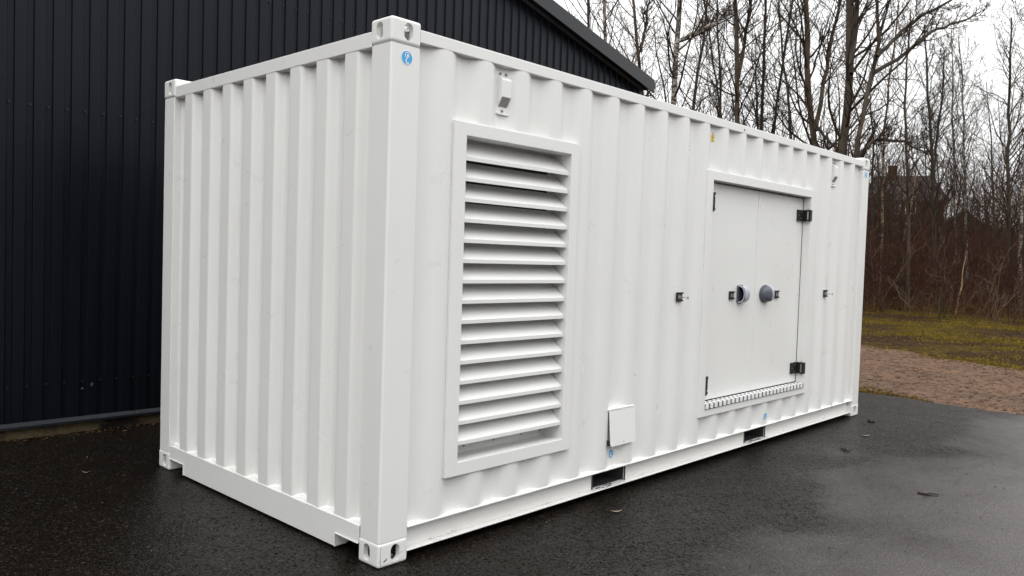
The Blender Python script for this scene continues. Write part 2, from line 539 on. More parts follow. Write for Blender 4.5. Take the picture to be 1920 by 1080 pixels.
for (ta, tb) in ((TBEG, -3.2), (-3.196, -1.25), (-1.246, 0.36), (0.364, 3.2), (3.204, TEND)):
    pts = [(0.003, 0.128), (0.040, 0.104), (0.040, 0.086), (0.037, 0.086), (0.037, 0.102), (0.0, 0.125)]
    vs = [wp(ta, d, z) for d, z in pts]+[wp(tb, d, z) for d, z in pts]
    n = len(pts)
    m.add(vs, [tuple(range(n)), tuple(range(2*n-1, n-1, -1))]+[(i, n+i, n+(i+1) % n, (i+1) % n) for i in range(n)])
m.build('drip_flashing', TRIM, bld)
m = MB()
N = 150
vs, fs = [], []
for i in range(N+1):
    t = TBEG+(TEND-TBEG)*i/N
    j = 0.004*math.sin(i*2.3)+0.003*math.sin(i*5.1)
    vs += [wp(t, -0.012+j, -0.05), wp(t, -0.020+j*0.5, 0.11)]
for i in range(N): fs.append((2*i, 2*i+2, 2*i+3, 2*i+1))
m.add(vs, fs).build('plinth', CONC, bld)
sm = MB().cyl((0, 0, 0), 'y', 0.010, 0.004, 10).cyl((0, -0.006, 0), 'y', 0.0065, 0.007, 6).build('screw', TRIM, bld)
first = True
for z, ns in ((2.52, range(-3, 16)), (3.755, range(8, 34)), (0.40, range(-3, 12))):
    for n in ns:
        o = sm if first else sm.copy()
        if not first: COL.objects.link(o)
        first = False
        t = OFF+n*PIT+rng.uniform(-0.004, 0.004)
        o.location = wp(t, -0.0125, z+rng.uniform(-0.006, 0.006))
        o.parent = bld
# dents with scraped paint low on the cladding
dm = MB().add([(-0.012, 0, -0.01), (0.0, 0, -0.018), (0.013, 0, -0.004), (0.016, 0, 0.012), (0.002, 0, 0.017), (-0.010, 0, 0.006), (0, -0.004, 0)], [(0, 1, 6), (1, 2, 6), (2, 3, 6), (3, 4, 6), (4, 5, 6), (5, 0, 6)])
do = dm.build('scrape', simple('scraped_metal', (0.035, 0.035, 0.037), 0.4), bld)
do.location = wp(0.04, 0.001, 0.37)
d2 = do.copy(); COL.objects.link(d2); d2.location = wp(-0.03, 0.001, 0.345); d2.scale = (0.8, 1, 0.5); d2.parent = bld

# ------------------------------------------------------------------ the container
L, W, H = 6.058, 2.438, 2.591
con = empty('shipping_container', (0, 0, 0))
tag(con, 'white twenty-foot container with a tall louvre and double doors standing on wet asphalt', 'container')


def obround(w, h, n=10):
    """obround outline, w wide, h tall"""
    r = w/2
    pts = [(r*math.cos(a), h/2-r+r*math.sin(a)) for a in [math.pi*i/n for i in range(n+1)]]
    pts += [(-r*math.cos(a), -(h/2-r)-r*math.sin(a)) for a in [math.pi*i/n for i in range(n+1)]]
    return pts


def boolean_cut(base, cutters):
    for c in cutters:
        md = base.modifiers.new('cut', 'BOOLEAN'); md.operation = 'DIFFERENCE'; md.object = c; md.solver = 'EXACT'
    dg = bpy.context.evaluated_depsgraph_get()
    me = bpy.data.meshes.new_from_object(base.evaluated_get(dg))
    for o in [base]+cutters:
        bpy.data.objects.remove(o)
    return me


def casting_mesh(top):
    b = MB().box(0, 0.178, 0, 0.162, 0, 0.118).build('c', WHITE, bevel=0.014, seg=3)
    cut = [MB().box(0.028, 0.150, 0.028, 0.134, 0.020, 0.098).build('k', WHITE),
           MB().prism([(x+0.100, z+0.060) for x, z in obround(0.054, 0.082)], 'y', -0.02, 0.06).build('k', WHITE),
           MB().prism([(y+0.092, z+0.060) for y, z in obround(0.050, 0.082)], 'x', -0.02, 0.06).build('k', WHITE),
           MB().prism([(x+0.089, y+0.081) for y, x in obround(0.064, 0.110)], 'z', (0.08 if top else -0.02), (0.15 if top else 0.04)).build('k', WHITE)]
    me = boolean_cut(b, cut)
    me.materials.append(POCKET)
    if not top:  # bottom cavities get their shade as a dark colour
        for p in me.polygons:
            x, y, z = p.center
            if 0.0275 < x < 0.1505 and 0.0275 < y < 0.1345 and 0.0195 < z < 0.0985: p.material_index = 1
    return me


def mirrored(me, fx, fy, ox, oy, oz, name):
    n = me.copy()
    n.name = name
    for v in n.vertices:
        x, y, z = v.co
        v.co = ((ox-x if fx else ox+x), (oy-y if fy else oy+y), oz+z)
    if fx != fy: n.flip_normals()
    return n


near_cast = None
for top in (False, True):
    cm = casting_mesh(top)
    for fx in (0, 1):
        for fy in (0, 1):
            me = mirrored(cm, fx, fy, L if fx else 0, W if fy else 0, (H-0.118) if top else 0.0, 'corner_casting')
            o = link('corner_casting', me, None, con)
            if not (top or fx or fy): near_cast = o
# chipped paint on the near bottom casting
chip = MB()
def ribbon(mb, pts, wd, y=None, axis='y', th=0.0006, mi=0):
    """flat stroke in the xz plane (axis y) or yz plane (axis x), th proud of it"""
    n = len(pts)
    vs = []
    for i, p in enumerate(pts):
        a = pts[max(0, i-1)]; b = pts[min(n-1, i+1)]
        dx, dz = b[0]-a[0], b[1]-a[1]
        l = math.hypot(dx, dz) or 1
        w_ = wd[i] if isinstance(wd, (list, tuple)) else wd
        ox, oz = -dz/l*w_/2, dx/l*w_/2
        for s in (1, -1):
            q = (p[0]+s*ox, p[1]+s*oz)
            vs.append((q[0], y-th, q[1]) if axis == 'y' else (y-th, q[0], q[1]))
    for i in range(n-1):
        mb.add([vs[2*i], vs[2*i+1], vs[2*i+3], vs[2*i+2]], [(0, 1, 2, 3)], mi)
ribbon(chip, [(0.030, 0.028), (0.037, 0.031), (0.046, 0.036), (0.052, 0.042)], [0.002, 0.006, 0.006, 0.002], 0.0)
chip.build('paint_chip', MARK, near_cast)
chip = MB()
ribbon(chip, [(0.0115, 0.105), (0.0125, 0.08), (0.012, 0.05), (0.0118, 0.03), (0.016, 0.013)], [0.001, 0.0016, 0.002, 0.003, 0.002], 0.0006)
chip.build('paint_chip', MARK, near_cast)
chip = MB()
ribbon(chip, [(0.120, 0.046), (0.135, 0.053), (0.147, 0.054)], [0.0008, 0.0014, 0.0008], 0.0)
chip.build('paint_chip', MARK, near_cast)

# posts
def post(fx, fy):
    poly = [(0.003, 0.012), (0.012, 0.003), (0.172, 0.003), (0.174, 0.006), (0.174, 0.045), (0.120, 0.052), (0.120, 0.110), (0.060, 0.110), (0.055, 0.151), (0.006, 0.153), (0.003, 0.150)]
    poly = [(L-x if fx else x, W-y if fy else y) for x, y in poly]
    MB().prism(poly, 'z', 0.117, H-0.1210).build('corner_post', WHITE, con, bevel=0.003, seg=2)
for fx in (0, 1):
    for fy in (0, 1): post(fx, fy)

# rails
MB().box(0.177, L-0.177, 0.004, 0.064, 2.500, 2.561).build('top_rail', WHITE, con, bevel=0.004)
MB().box(0.177, L-0.177, W-0.064, W-0.004, 2.500, 2.561).build('top_rail', WHITE, con, bevel=0.004)
MB().box(0.006, 0.066, 0.160, W-0.160, 2.467, 2.541).build('top_rail', WHITE, con, bevel=0.004)
MB().box(L-0.066, L-0.006, 0.160, W-0.160, 2.467, 2.541).build('top_rail', WHITE, con, bevel=0.004)
PK = ((1.702, 2.045), (3.709, 4.064))
def side_rail(y0, s):
    m = MB()
    Y = lambda a: y0+s*a
    def b(x0, x1, a0, a1, z0, z1):
        ya, yb = sorted((Y(a0), Y(a1))); m.box(x0, x1, ya, yb, z0, z1)
    b(0.176, L-0.176, 0.001, 0.120, 0.1615, 0.1680)           # top flange
    xs = [0.1765]+[v for p in PK for v in p]+[L-0.1765]
    for i in range(0, len(xs), 2):
        b(xs[i], xs[i+1], 0.050, 0.056, 0.0480, 0.1612)        # web between the pockets
    b(0.1762, L-0.1762, 0.010, 0.0725, 0.0415, 0.0475)         # bottom flange
    return m.build('bottom_rail', RAILP, con, bevel=0.0012, seg=1)
side_rail(0, 1); side_rail(W, -1)
for (x0, x1) in PK:
    m = MB()
    t = 0.006
    m.box(x0-t, x0-0.0005, 0.0425, W-0.0425, 0.046, 0.1605); m.box(x1+0.0005, x1+t, 0.0425, W-0.0425, 0.046, 0.1605)
    m.box(x0, x1, 0.045, W-0.045, 0.1545, 0.1605)
    m.box(x0, x1, 0.075, W-0.075, 0.0420, 0.0470)
    m.build('fork_pocket', POCKET, con)
    m = MB()
    for k in range(7):
        xx = x0+0.03+rng.uniform(0, 0.28); yy = 0.015+rng.uniform(0, 0.04); ww = rng.uniform(0.012, 0.05)
        m.add([(xx, yy, 0.0482), (xx+ww, yy-0.004, 0.0482), (xx+ww*1.1, yy+0.010, 0.0482), (xx+0.004, yy+0.012, 0.0482)], [(0, 1, 2, 3)])
    m.build('scuff', MARK, con)
def end_rail(x0, s):
    m = MB()
    def b(a0, a1, y0, y1, z0, z1):
        xa, xb = sorted((x0+s*a0, x0+s*a1)); m.box(xa, xb, y0, y1, z0, z1)
    poly = [(0.1625, 0.168), (W-0.1625, 0.168), (W-0.1625, 0.085), (W-0.368, 0.085), (W-0.372, 0.081), (W-0.372, 0.014), (0.358, 0.014), (0.358, 0.081), (0.354, 0.085), (0.1625, 0.085)]
    xa, xb = sorted((x0+s*0.004, x0+s*0.012))
    m.prism(poly, 'x', xa, xb)
    b(0.0125, 0.110, 0.1625, W-0.1625, 0.161, 0.1675)
    b(0.0125, 0.075, 0.360, W-0.374, 0.014, 0.020)
    b(0.0125, 0.090, 0.1635, 0.3575, 0.085, 0.091)
    b(0.0125, 0.090, W-0.3715, W-0.1635, 0.085, 0.091)
    b(0.0125, 0.090, 0.3585, 0.3645, 0.021, 0.0845)
    b(0.0125, 0.090, W-0.3785, W-0.3725, 0.021, 0.0845)
    # folded lips round the handling cut-outs
    b(-0.002, 0.0035, 0.1635, 0.362, 0.0805, 0.0865)
    b(-0.002, 0.0035, W-0.376, W-0.1635, 0.0805, 0.0865)
    b(-0.002, 0.0035, 0.3562, 0.3622, 0.014, 0.0800)
    b(-0.002, 0.0035, W-0.3762, W-0.3702, 0.014, 0.0800)
    return m.build('bottom_rail', WHITE, con, bevel=0.001, seg=1)
end_rail(0, 1); end_rail(L, -1)
MB().box(0.19, L-0.19, 0.13, W-0.13, 0.1655, 0.175).build('floor_plate', POCKET, con)

# corrugated sheets
def fillet(pts, r=0.012, n=3):
    out = [pts[0]]
    for i in range(1, len(pts)-1):
        p0, p1, p2 = map(np.array, (pts[i-1], pts[i], pts[i+1]))
        a = (p0-p1); b = (p2-p1)
        la, lb = np.linalg.norm(a), np.linalg.norm(b)
        rr = min(r, la*0.45, lb*0.45)
        s, e = p1+a/la*rr, p1+b/lb*rr
        for k in range(n+1):
            t = k/n
            out.append(tuple((1-t)**2*s+2*t*(1-t)*p1+t*t*e))
    out.append(pts[-1])
    return out


YO, YI = 0.005, 0.041
side_prof = [(0.170, YI), (0.243, YI)]
k = 0
while 0.39+0.2785*k < L-0.30:
    xr = 0.39+0.2785*k
    side_prof += [(xr-0.078, YO), (xr, YO), (xr+0.066, YI), (xr+0.1345, YI)]
    k += 1
side_prof = [p for p in side_prof if p[0] < L-0.19]
if abs(side_prof[-1][1]-YI) > 0.001: side_prof += [(L-0.19, YI)]
side_prof.append((L-0.165, YI))
side_prof = fillet(side_prof, 0.026, 5)
LV = dict(x0=0.405, x1=1.398, z0=0.362, z1=2.168, ix0=0.489, ix1=1.327, iz0=0.432, iz1=2.102)
DR = dict(x0=2.880, x1=4.742, z0=0.362, z1=2.170, ix0=2.967, ix1=4.676, iz0=0.435, iz1=2.105)


def prof_y(x):
    for i in range(len(side_prof)-1):
        a, b = side_prof[i], side_prof[i+1]
        if a[0] <= x <= b[0] and b[0] > a[0]:
            return a[1]+(b[1]-a[1])*(x-a[0])/(b[0]-a[0])
    return YI


cuts = []
for q in (LV, DR):
    cuts += [q['x0']+0.02, q['x1']-0.02]
pp = sorted(side_prof+[(c, prof_y(c)) for c in cuts])
vs, fs = [], []
ZB, ZT = 0.166, 2.502
for i in range(len(pp)-1):
    (xa, ya), (xb, yb) = pp[i], pp[i+1]
    mid = (xa+xb)/2
    spans = [(ZB, ZT)]
    for q in (LV, DR):
        if q['x0']+0.02 < mid < q['x1']-0.02:
            spans = [(ZB, q['z0']+0.02), (q['z1']-0.02, ZT)]
    for za, zb in spans:
        b = len(vs)
        vs += [(xa, ya, za), (xb, yb, za), (xb, yb, zb), (xa, ya, zb)]
        fs.append((b, b+1, b+2, b+3))
sw = MB().add(vs, fs)
side = sw.build('side_wall', WHITE, con)
vs, fs = [], []
for i, (x, y) in enumerate(side_prof):
    vs += [(x, W-y, ZB), (x, W-y, ZT)]
for i in range(len(side_prof)-1): fs.append((2*i, 2*i+2, 2*i+3, 2*i+1))
MB().add(vs, fs).build('side_wall', WHITE, con)

EO, EI = 0.008, 0.052
ep = [(0.145, EI), (0.240, EI)]
for k in range(8):
    a = 0.2695+0.2517*k
    ep += [(a, EO), (a+0.114, EO), (a+0.144, EI)]
    if k < 7: ep.append((a+0.2517-0.030, EI))
ep.append((W-0.145, EI))
ep = fillet(ep, 0.014, 4)
for x0, s in ((0, 1), (L, -1)):
    vs, fs = [], []
    for y, x in ep: vs += [(x0+s*x, y, 0.166), (x0+s*x, y, 2.470)]
    for i in range(len(ep)-1): fs.append((2*i, 2*i+2, 2*i+3, 2*i+1))
    MB().add(vs, fs).build('end_wall', WHITE, con)
m = MB()
xs = np.linspace(0.05, L-0.05, 90)
vs, fs = [], []
for i, x in enumerate(xs):
    z = 2.548+(0.012 if (i//2) % 2 else 0.0)
    vs += [(x, 0.05, z), (x, W-0.05, z)]
for i in range(len(xs)-1): fs.append((2*i, 2*i+2, 2*i+3, 2*i+1))
m.add(vs, fs).build('roof_sheet', WHITE, con)


# sealant beads where the sheets meet the rails
def bead(pts, zbase, out, hmin, hmax, seed, name, parent, deep=None):
    r = np.random.default_rng(seed)
    # resample
    P = [np.array(pts[0])]
    for a, b in zip(pts[:-1], pts[1:]):
        a, b = np.array(a), np.array(b); l = np.linalg.norm(b-a); n = max(1, int(l/0.006))
        for k in range(1, n+1): P.append(a+(b-a)*k/n)
    P = np.array(P); n = len(P)
    nz = np.convolve(r.normal(size=n+40), np.ones(7)/7, 'same')[20:-20]*1.6
    nz2 = np.convolve(r.normal(size=n+80), np.ones(41)/41, 'same')[40:-40]*3
    h = np.clip(hmin+(hmax-hmin)*(0.4+0.25*nz+0.35*nz2), hmin*0.5, hmax*1.3)
    if deep is not None:
        c_ = P[:, deep[0]]; f_ = np.clip((c_-deep[1])/(deep[2]-deep[1]), 0, 1); h = h*(0.6+deep[3]*f_)
    vs, fs = [], []
    o = np.array(out)
    for i in range(n):
        x, y = P[i]
        a = h[i]*0.9
        vs += [(x, y, zbase+h[i]), (x+o[0]*a*0.6, y+o[1]*a*0.6, zbase+h[i]*0.75), (x+o[0]*a, y+o[1]*a, zbase)]
    for i in range(n-1):
        b = 3*i
        fs += [(b, b+1, b+4, b+3), (b+1, b+2, b+5, b+4)]
    mb = MB().add(vs, fs, 0, True)
    return mb.build(name, BEAD, parent)


bead([(x, y-0.0005) for x, y in side_prof], 0.1682, (0, -1), 0.004, 0.013, 3, 'sealant_bead', con, deep=(1, YO, YI, 0.5))
bead([(x-0.0005, y) for y, x in ep], 0.1682, (-1, 0), 0.004, 0.013, 4, 'sealant_bead', con, deep=(0, EO, EI, 1.4))

# --- louvre
q = LV
m = MB()
FY0, FY1 = -0.004, 0.07
def ring(m, q, y0, y1, mi=0):
    m.box(q['x0'], q['ix0'], y0, y1, q['z0'], q['z1'], mi)
    m.box(q['ix1'], q['x1'], y0, y1, q['z0'], q['z1'], mi)
    m.box(q['ix0'], q['ix1'], y0, y1, q['iz1'], q['z1'], mi)
    m.box(q['ix0'], q['ix1'], y0, y1, q['z0'], q['iz0'], mi)
def frame_bm(q, y0, y1):
    """one closed picture-frame ring"""
    o = [(q['x0'], q['z0']), (q['x1'], q['z0']), (q['x1'], q['z1']), (q['x0'], q['z1'])]
    i = [(q['ix0'], q['iz0']), (q['ix1'], q['iz0']), (q['ix1'], q['iz1']), (q['ix0'], q['iz1'])]
    vs = [(x, y0, z) for x, z in o+i]+[(x, y1, z) for x, z in o+i]
    fs = []
    for k in range(4):
        j = (k+1) % 4
        fs += [(k, j, 4+j, 4+k), (8+k, 12+k, 12+j, 8+j), (k, 8+k, 8+j, j), (4+k, 4+j, 12+j, 12+k)]
    return vs, fs
vs, fs = frame_bm(q, FY0, FY1)
lf = MB().add(vs, fs).build('louvre_frame', WHITE, con, bevel=0.0022, seg=2)
# deep casing behind the frame
m = MB()
a, b, c, d = q['ix0']-0.003, q['ix1']+0.003, q['iz0']-0.003, q['iz1']+0.003
m.box(a-0.003, a, FY1-0.001, 0.158, c, d); m.box(b, b+0.003, FY1-0.001, 0.158, c, d)
m.box(a, b, FY1-0.001, 0.158, d, d+0.003); m.box(a, b, FY1-0.001, 0.158, c-0.003, c)
m.box(a, b, 0.155, 0.158, c, c+0.045); m.box(a, b, 0.155, 0.158, d-0.03, d)
m.box(a, a+0.03, 0.155, 0.158, c+0.045, d-0.03); m.box(b-0.03, b, 0.155, 0.158, c+0.045, d-0.03)
m.build('casing', WHITE, lf)
m = MB()
for x in np.arange(a+0.01, b, 0.0155): m.box(x, x+0.0022, 0.1605, 0.1627, c, d)
for z in np.arange(c+0.01, d, 0.0155): m.box(a, b, 0.1630, 0.1650, z, z+0.0022)
tag(m.build('wire_mesh', GREYMETAL, lf), kind='stuff')
m = MB()
m.box(a-0.1, b+0.1, 0.60, 0.61, c-0.1, d+0.1); m.box(a-0.11, a-0.1, 0.17, 0.61, c-0.1, d+0.1); m.box(b+0.1, b+0.11, 0.17, 0.61, c-0.1, d+0.1)
m.box(a-0.1, b+0.1, 0.17, 0.61, d+0.1, d+0.11); m.box(a-0.1, b+0.1, 0.17, 0.61, c-0.11, c-0.1)
m.build('dark_interior_box', CAVITY, lf)  # near-black box, painted in as the unlit interior behind the mesh
sp = [(0.014, 0.000), (0.014, 0.020), (0.017, 0.0225), (0.128, 0.1075), (0.134, 0.1075), (0.134, 0.090), (0.1325, 0.090), (0.1325, 0.1035), (0.128, 0.1035), (0.018, 0.0195), (0.0165, 0.017), (0.0165, 0.000)]
sl = MB().prism([(y, z) for y, z in sp], 'x', q['ix0']+0.0015, q['ix1']-0.0015).build('slat', WHITE, lf)
for i in range(15):
    o = sl if i == 0 else sl.copy()
    if i: COL.objects.link(o); o.parent = lf
    o.location = (0, rng.uniform(-0.001, 0.001), 1.979-0.1046*i)
    o.rotation_euler = (0, rng.uniform(-0.0012, 0.0012), 0)
sc = MB().cyl((0, 0, 0), 'y', 0.0045, -0.002, 8).build('screw', MARK, lf)
for i, x in enumerate((0.68, 0.91, 1.14, 1.30)):
    o = sc if i == 0 else sc.copy()
    if i: COL.objects.link(o); o.parent = lf
    o.location = (x, 0.1545, q['iz0']+0.028)

# --- doors
q = DR
vs, fs = frame_bm(q, FY0, 0.066)
df = MB().add(vs, fs).build('door_frame', WHITE, con, bevel=0.0022, seg=2)
DY = 0.068
SPLIT = 3.822
def door(x0, x1, right):
    d = MB().box(x0, x1, DY, DY+0.06, q['iz0']+0.026, q['iz1']-0.010).build('door', DOORWHITE, con, bevel=0.003)
    return d
d_l = door(q['ix0']+0.0018, SPLIT-0.0022, False)
d_r = door(SPLIT+0.0022, q['ix1']-0.0018, True)
MB().box(q['ix0']-0.05, q['ix1']+0.05, DY+0.075, DY+0.08, q['iz0']-0.02, q['iz1']+0.05).build('dark_gap_sheet', CAVITY, df)  # near-black sheet behind both doors, showing dark through their gaps
MB().box(q['ix0']+0.001, q['ix1']-0.001, 0.0665, DY+0.074, q['iz1']-0.0015, q['iz1']+0.003).build('door_head', WHITE, df)

def hinge(parent, xe, s):
    """s=+1: hinge on the right reveal (xe is the reveal); mirrored for the left"""
    X = lambda a: xe-s*a
    out = []
    for zc in (1.943, 0.588):
        m = MB()
        def b(a0, a1, y0, y1, z0, z1, mi=0):
            xa, xb = sorted((X(a0), X(a1))); m.box(xa, xb, y0, y1, zc+z0, zc+z1, mi)
        b(0.016, 0.128, DY-0.016, DY-0.0005, -0.048, 0.048)       # leaf on the door
        if s > 0: b(0.001, 0.020, -0.004, DY-0.0165, -0.050, 0.050)   # arm along the reveal
        else:
            b(0.0005, 0.0060, -0.0120, DY-0.0165, -0.070, 0.070)
            b(0.0065, 0.0200, -0.0120, DY-0.0165, 0.052, 0.072); b(0.0065, 0.0200, -0.0120, DY-0.0165, -0.060, -0.042)
        if s > 0: b(-0.012, 0.022, -0.0125, -0.0045, -0.048, 0.050)   # cap wrapping the frame edge
        m.cyl((X(0.026), 0.012, zc-0.060), 'z', 0.007, 0.122, 10, 1)
        b(0.0205, 0.034, 0.003, 0.022, 0.036, 0.050); b(0.0205, 0.034, 0.003, 0.022, -0.050, -0.036)
        for (a, z) in ((0.112, 0.0), (0.082, 0.028), (0.082, -0.028), (0.050, 0.028), (0.050, -0.028)):
            m.cyl((X(a), DY-0.018, zc+z), 'y', 0.0045, 0.003, 8, 1)
        out.append(m.build('hinge', [BLACKPL, STEEL], parent))
    return out
hinge(d_r, q['ix1'], 1)
hinge(d_l, q['ix0'], -1)

def scoop_handle(parent, xc, zc, s):
    """scoop handle; s=+1: mouth opens towards -x"""
    w, h, p = 0.150, 0.146, 0.062
    m = MB()
    # D-shaped base plate
    n = 20
    out = []
    for i in range(n+1):
        a = -math.pi/2+math.pi*i/n
        out.append((-0.03+math.cos(a)*(w-0.045)*abs(math.cos(a))**0.0, math.sin(a)*h/2))
    out = [(-w/2, -h/2*0.92), ]+[(x, z) for x, z in out]+[(-w/2, h/2*0.92), (-w/2-0.004, 0)]
    m.prism([(xc+s*x, zc+z) for x, z in out], 'y', DY-0.012, DY-0.0005, 0)
    # domed scoop shell: rows across x, arc across z; open mouth at x=-w/2
    nu, nv = 14, 16
    def shell(scale, dy, inner):
        vs = []
        for i in range(nu+1):
            u = i/nu
            x = -w/2*0.96+u*w*0.93
            pr = p*math.sqrt(max(0.0, 1-(max(0, u-0.30)/0.70)**2))*(0.90+0.10*min(1, u/0.3))
            hh = h/2*0.93*math.sqrt(max(0.0, 1-(max(0, u-0.25)/0.75)**2.4))
            for j in range(nv+1):
                a = math.pi*j/nv
                ca, sa = math.cos(a), math.sin(a)
                zz = hh*scale*math.copysign(abs(ca)**0.8, ca)
                yy = DY-0.011-pr*scale*abs(sa)**0.75+dy
                vs.append((xc+s*x, min(yy, DY-0.002), zc+zz))
        return vs
    vs = shell(1.0, 0, False)
    for i in range(nu):
        for j in range(nv):
            b = i*(nv+1)+j
            mi = 1 if (s > 0 and 1 <= i < 9) or (s < 0 and 0 <= i < 5) else 0
            m.add([vs[b], vs[b+1], vs[b+nv+2], vs[b+nv+1]], [(0, 1, 2, 3)], mi, True)
    vi = shell(0.86, 0.0, True)
    for i in range(nu):
        for j in range(nv):
            b = i*(nv+1)+j
            m.add([vi[b], vi[b+nv+1], vi[b+nv+2], vi[b+1]], [(0, 1, 2, 3)], 2, True)
    for j in range(nv):
        m.add([vs[j], vi[j], vi[j+1], vs[j+1]], [(0, 1, 2, 3)], 1)
    o = m.build('handle', [HANDLE_D, HANDLE_L, BLACKPL], parent)
    return o
scoop_handle(d_l, 3.592, 1.259, 1)
scoop_handle(d_r, 3.972, 1.257, -1)

def latch(parent, xc, y, zc, pin, s=1):
    m = MB()
    m.box(xc-0.036, xc+0.036, y-0.006, y-0.0004, zc-0.031, zc+0.031, 0)
    m.box(xc-0.036, xc+0.036, y-0.016, y-0.0063, zc+0.021, zc+0.031, 0)
    m.box(xc-0.036, xc+0.036, y-0.016, y-0.0063, zc-0.031, zc-0.021, 0)
    m.box(xc-0.020, xc-0.006, y-0.012, y-0.0063, zc-0.014, zc+0.015, 1)
    m.box(xc+0.006, xc+0.018, y-0.010, y-0.0063, zc-0.016, zc+0.010, 1)
    if pin:
        m.cyl((xc+0.002, y-0.070, zc-0.004), 'y', 0.0035, 0.060, 8, 1)
        m.cyl((xc+0.002, y-0.074, zc-0.004), 'y', 0.011, 0.004, 10, 1)
    return m.build('latch', [BLACKPL, STEEL], parent)
latch(con, 2.562, YO, 1.255, True)
latch(con, 5.085, YO, 1.251, True)
latch(d_l, 3.425, DY, 1.251, False)
latch(d_r, 4.212, DY, 1.250, False)

# grip tread on the door sill: white bars over a dark base
MB().box(q['ix0']+0.002, q['ix1']-0.002, FY0-0.004, DY-0.002, q['iz0']-0.022, q['iz0']+0.018).build('tread_base', TREADGAP, df)
NB = 26
pw = (q['ix1']-q['ix0']-0.006)/NB
tb = MB()
zt = q['iz0']+0.018
for (y0, y1) in ((FY0-0.010, 0.026), (0.036, DY-0.006)):
    tb.add([(0, y0, zt+0.0003), (pw*0.66, y0, zt+0.0003), (pw*0.66+0.014, y1, zt+0.0003), (0.014, y1, zt+0.0003), (0, y0, zt+0.0025), (pw*0.66, y0, zt+0.0025), (pw*0.66+0.014, y1, zt+0.0025), (0.014, y1, zt+0.0025)],
           [(0, 3, 2, 1), (4, 5, 6, 7), (0, 1, 5, 4), (1, 2, 6, 5), (2, 3, 7, 6), (3, 0, 4, 7)])
tb.box(0, pw*0.58, FY0-0.010, FY0-0.0045, zt-0.034, zt+0.0002)
t0 = tb.build('tread_bar', TREAD, df)
for i in range(NB):
    o = t0 if i == 0 else t0.copy()
    if i: COL.objects.link(o); o.parent = df
    o.location = (q['ix0']+0.003+i*pw, 0, 0)

# --- vents under the top rail
def vent(xc, z0):
    y = YI
    w = 0.036
    m = MB()
    m.box(xc-w-0.008, xc+w+0.004, y-0.003, y-0.0003, z0-0.025, z0+0.195)
    prof_ = [(y-0.0032, 0.172), (y-0.026, 0.160), (y-0.034, 0.150), (y-0.034, 0.062), (y-0.0032, 0.010)]
    m.prism([(a, z0+b) for a, b in prof_], 'x', xc-w, xc+w)
    v = m.build('vent', WHITE, con, bevel=0.0015)
    g = MB()
    (ya, za), (yb, zb) = prof_[3], prof_[4]
    for k in range(8):
        f0, f1 = 0.06+k*0.112, 0.06+k*0.112+0.066
        A = lambda f: (ya+(yb-ya)*f, z0+za+(zb-za)*f)
        (p0, q0), (p1, q1) = A(f0), A(f1)
        dn = (-0.0009, -0.0006)
        g.add([(xc-w*0.86, p0+dn[0], q0+dn[1]), (xc+w*0.86, p0+dn[0], q0+dn[1]), (xc+w*0.86, p1+dn[0], q1+dn[1]), (xc-w*0.86, p1+dn[0], q1+dn[1])], [(0, 1, 2, 3)])
    g.build('grille', GREYMETAL, v)
    for (sx_, sz_) in ((-0.024, 0.186), (0.020, 0.186), (-0.004, -0.010)):
        MB().cyl((xc+sx_, y-0.010, z0+sz_), 'y', 0.007, 0.0068, 10).build('screw', GREYMETAL, v)
    MB().box(xc-w-0.012, xc+w+0.006, y-0.014, y-0.0032, z0-0.030, z0-0.022).build('drip_lip', WHITE, v)
vent(0.778, 2.280)
vent(5.235, 2.280)

# --- hatch over a recess near the ground
m = MB()
m.box(1.779, 2.066, -0.001, 0.044, 0.5445, 0.552)
ht = m.build('hatch', WHITE, con, bevel=0.001)
m = MB()
zt_, zb_ = 0.541, 0.317
P_ = [(1.786, zt_), (2.066, zt_), (2.066, zb_+0.012), (2.054, zb_), (1.802, zb_), (1.789, zb_+0.012)]
yy = lambda z: -0.004-0.017*(zt_-z)/(zt_-zb_)
vs = [(x, yy(z), z) for x, z in P_]+[(x, yy(z)+0.003, z) for x, z in P_]
n = 6
m.add(vs, [tuple(range(n)), tuple(range(2*n-1, n-1, -1))]+[(i, n+i, n+(i+1) % n, (i+1) % n) for i in range(n)])
m.build('flap', WHITE, ht)
m = MB(); m.box(1.789, 2.060, 0.004, 0.040, 0.535, 0.5435); m.box(1.7805, 1.786, 0.006, 0.040, 0.36, 0.5435)
m.build('flap_bracket', WHITE, ht)
MB().cyl((1.93, yy(0.335)-0.002, 0.335), 'y', 0.0035, 0.002, 8).build('screw', GREYMETAL, ht)
MB().box(1.788, 1.795, -0.010, 0.020, 0.322, 0.352).build('seal', BLACKPL, ht)

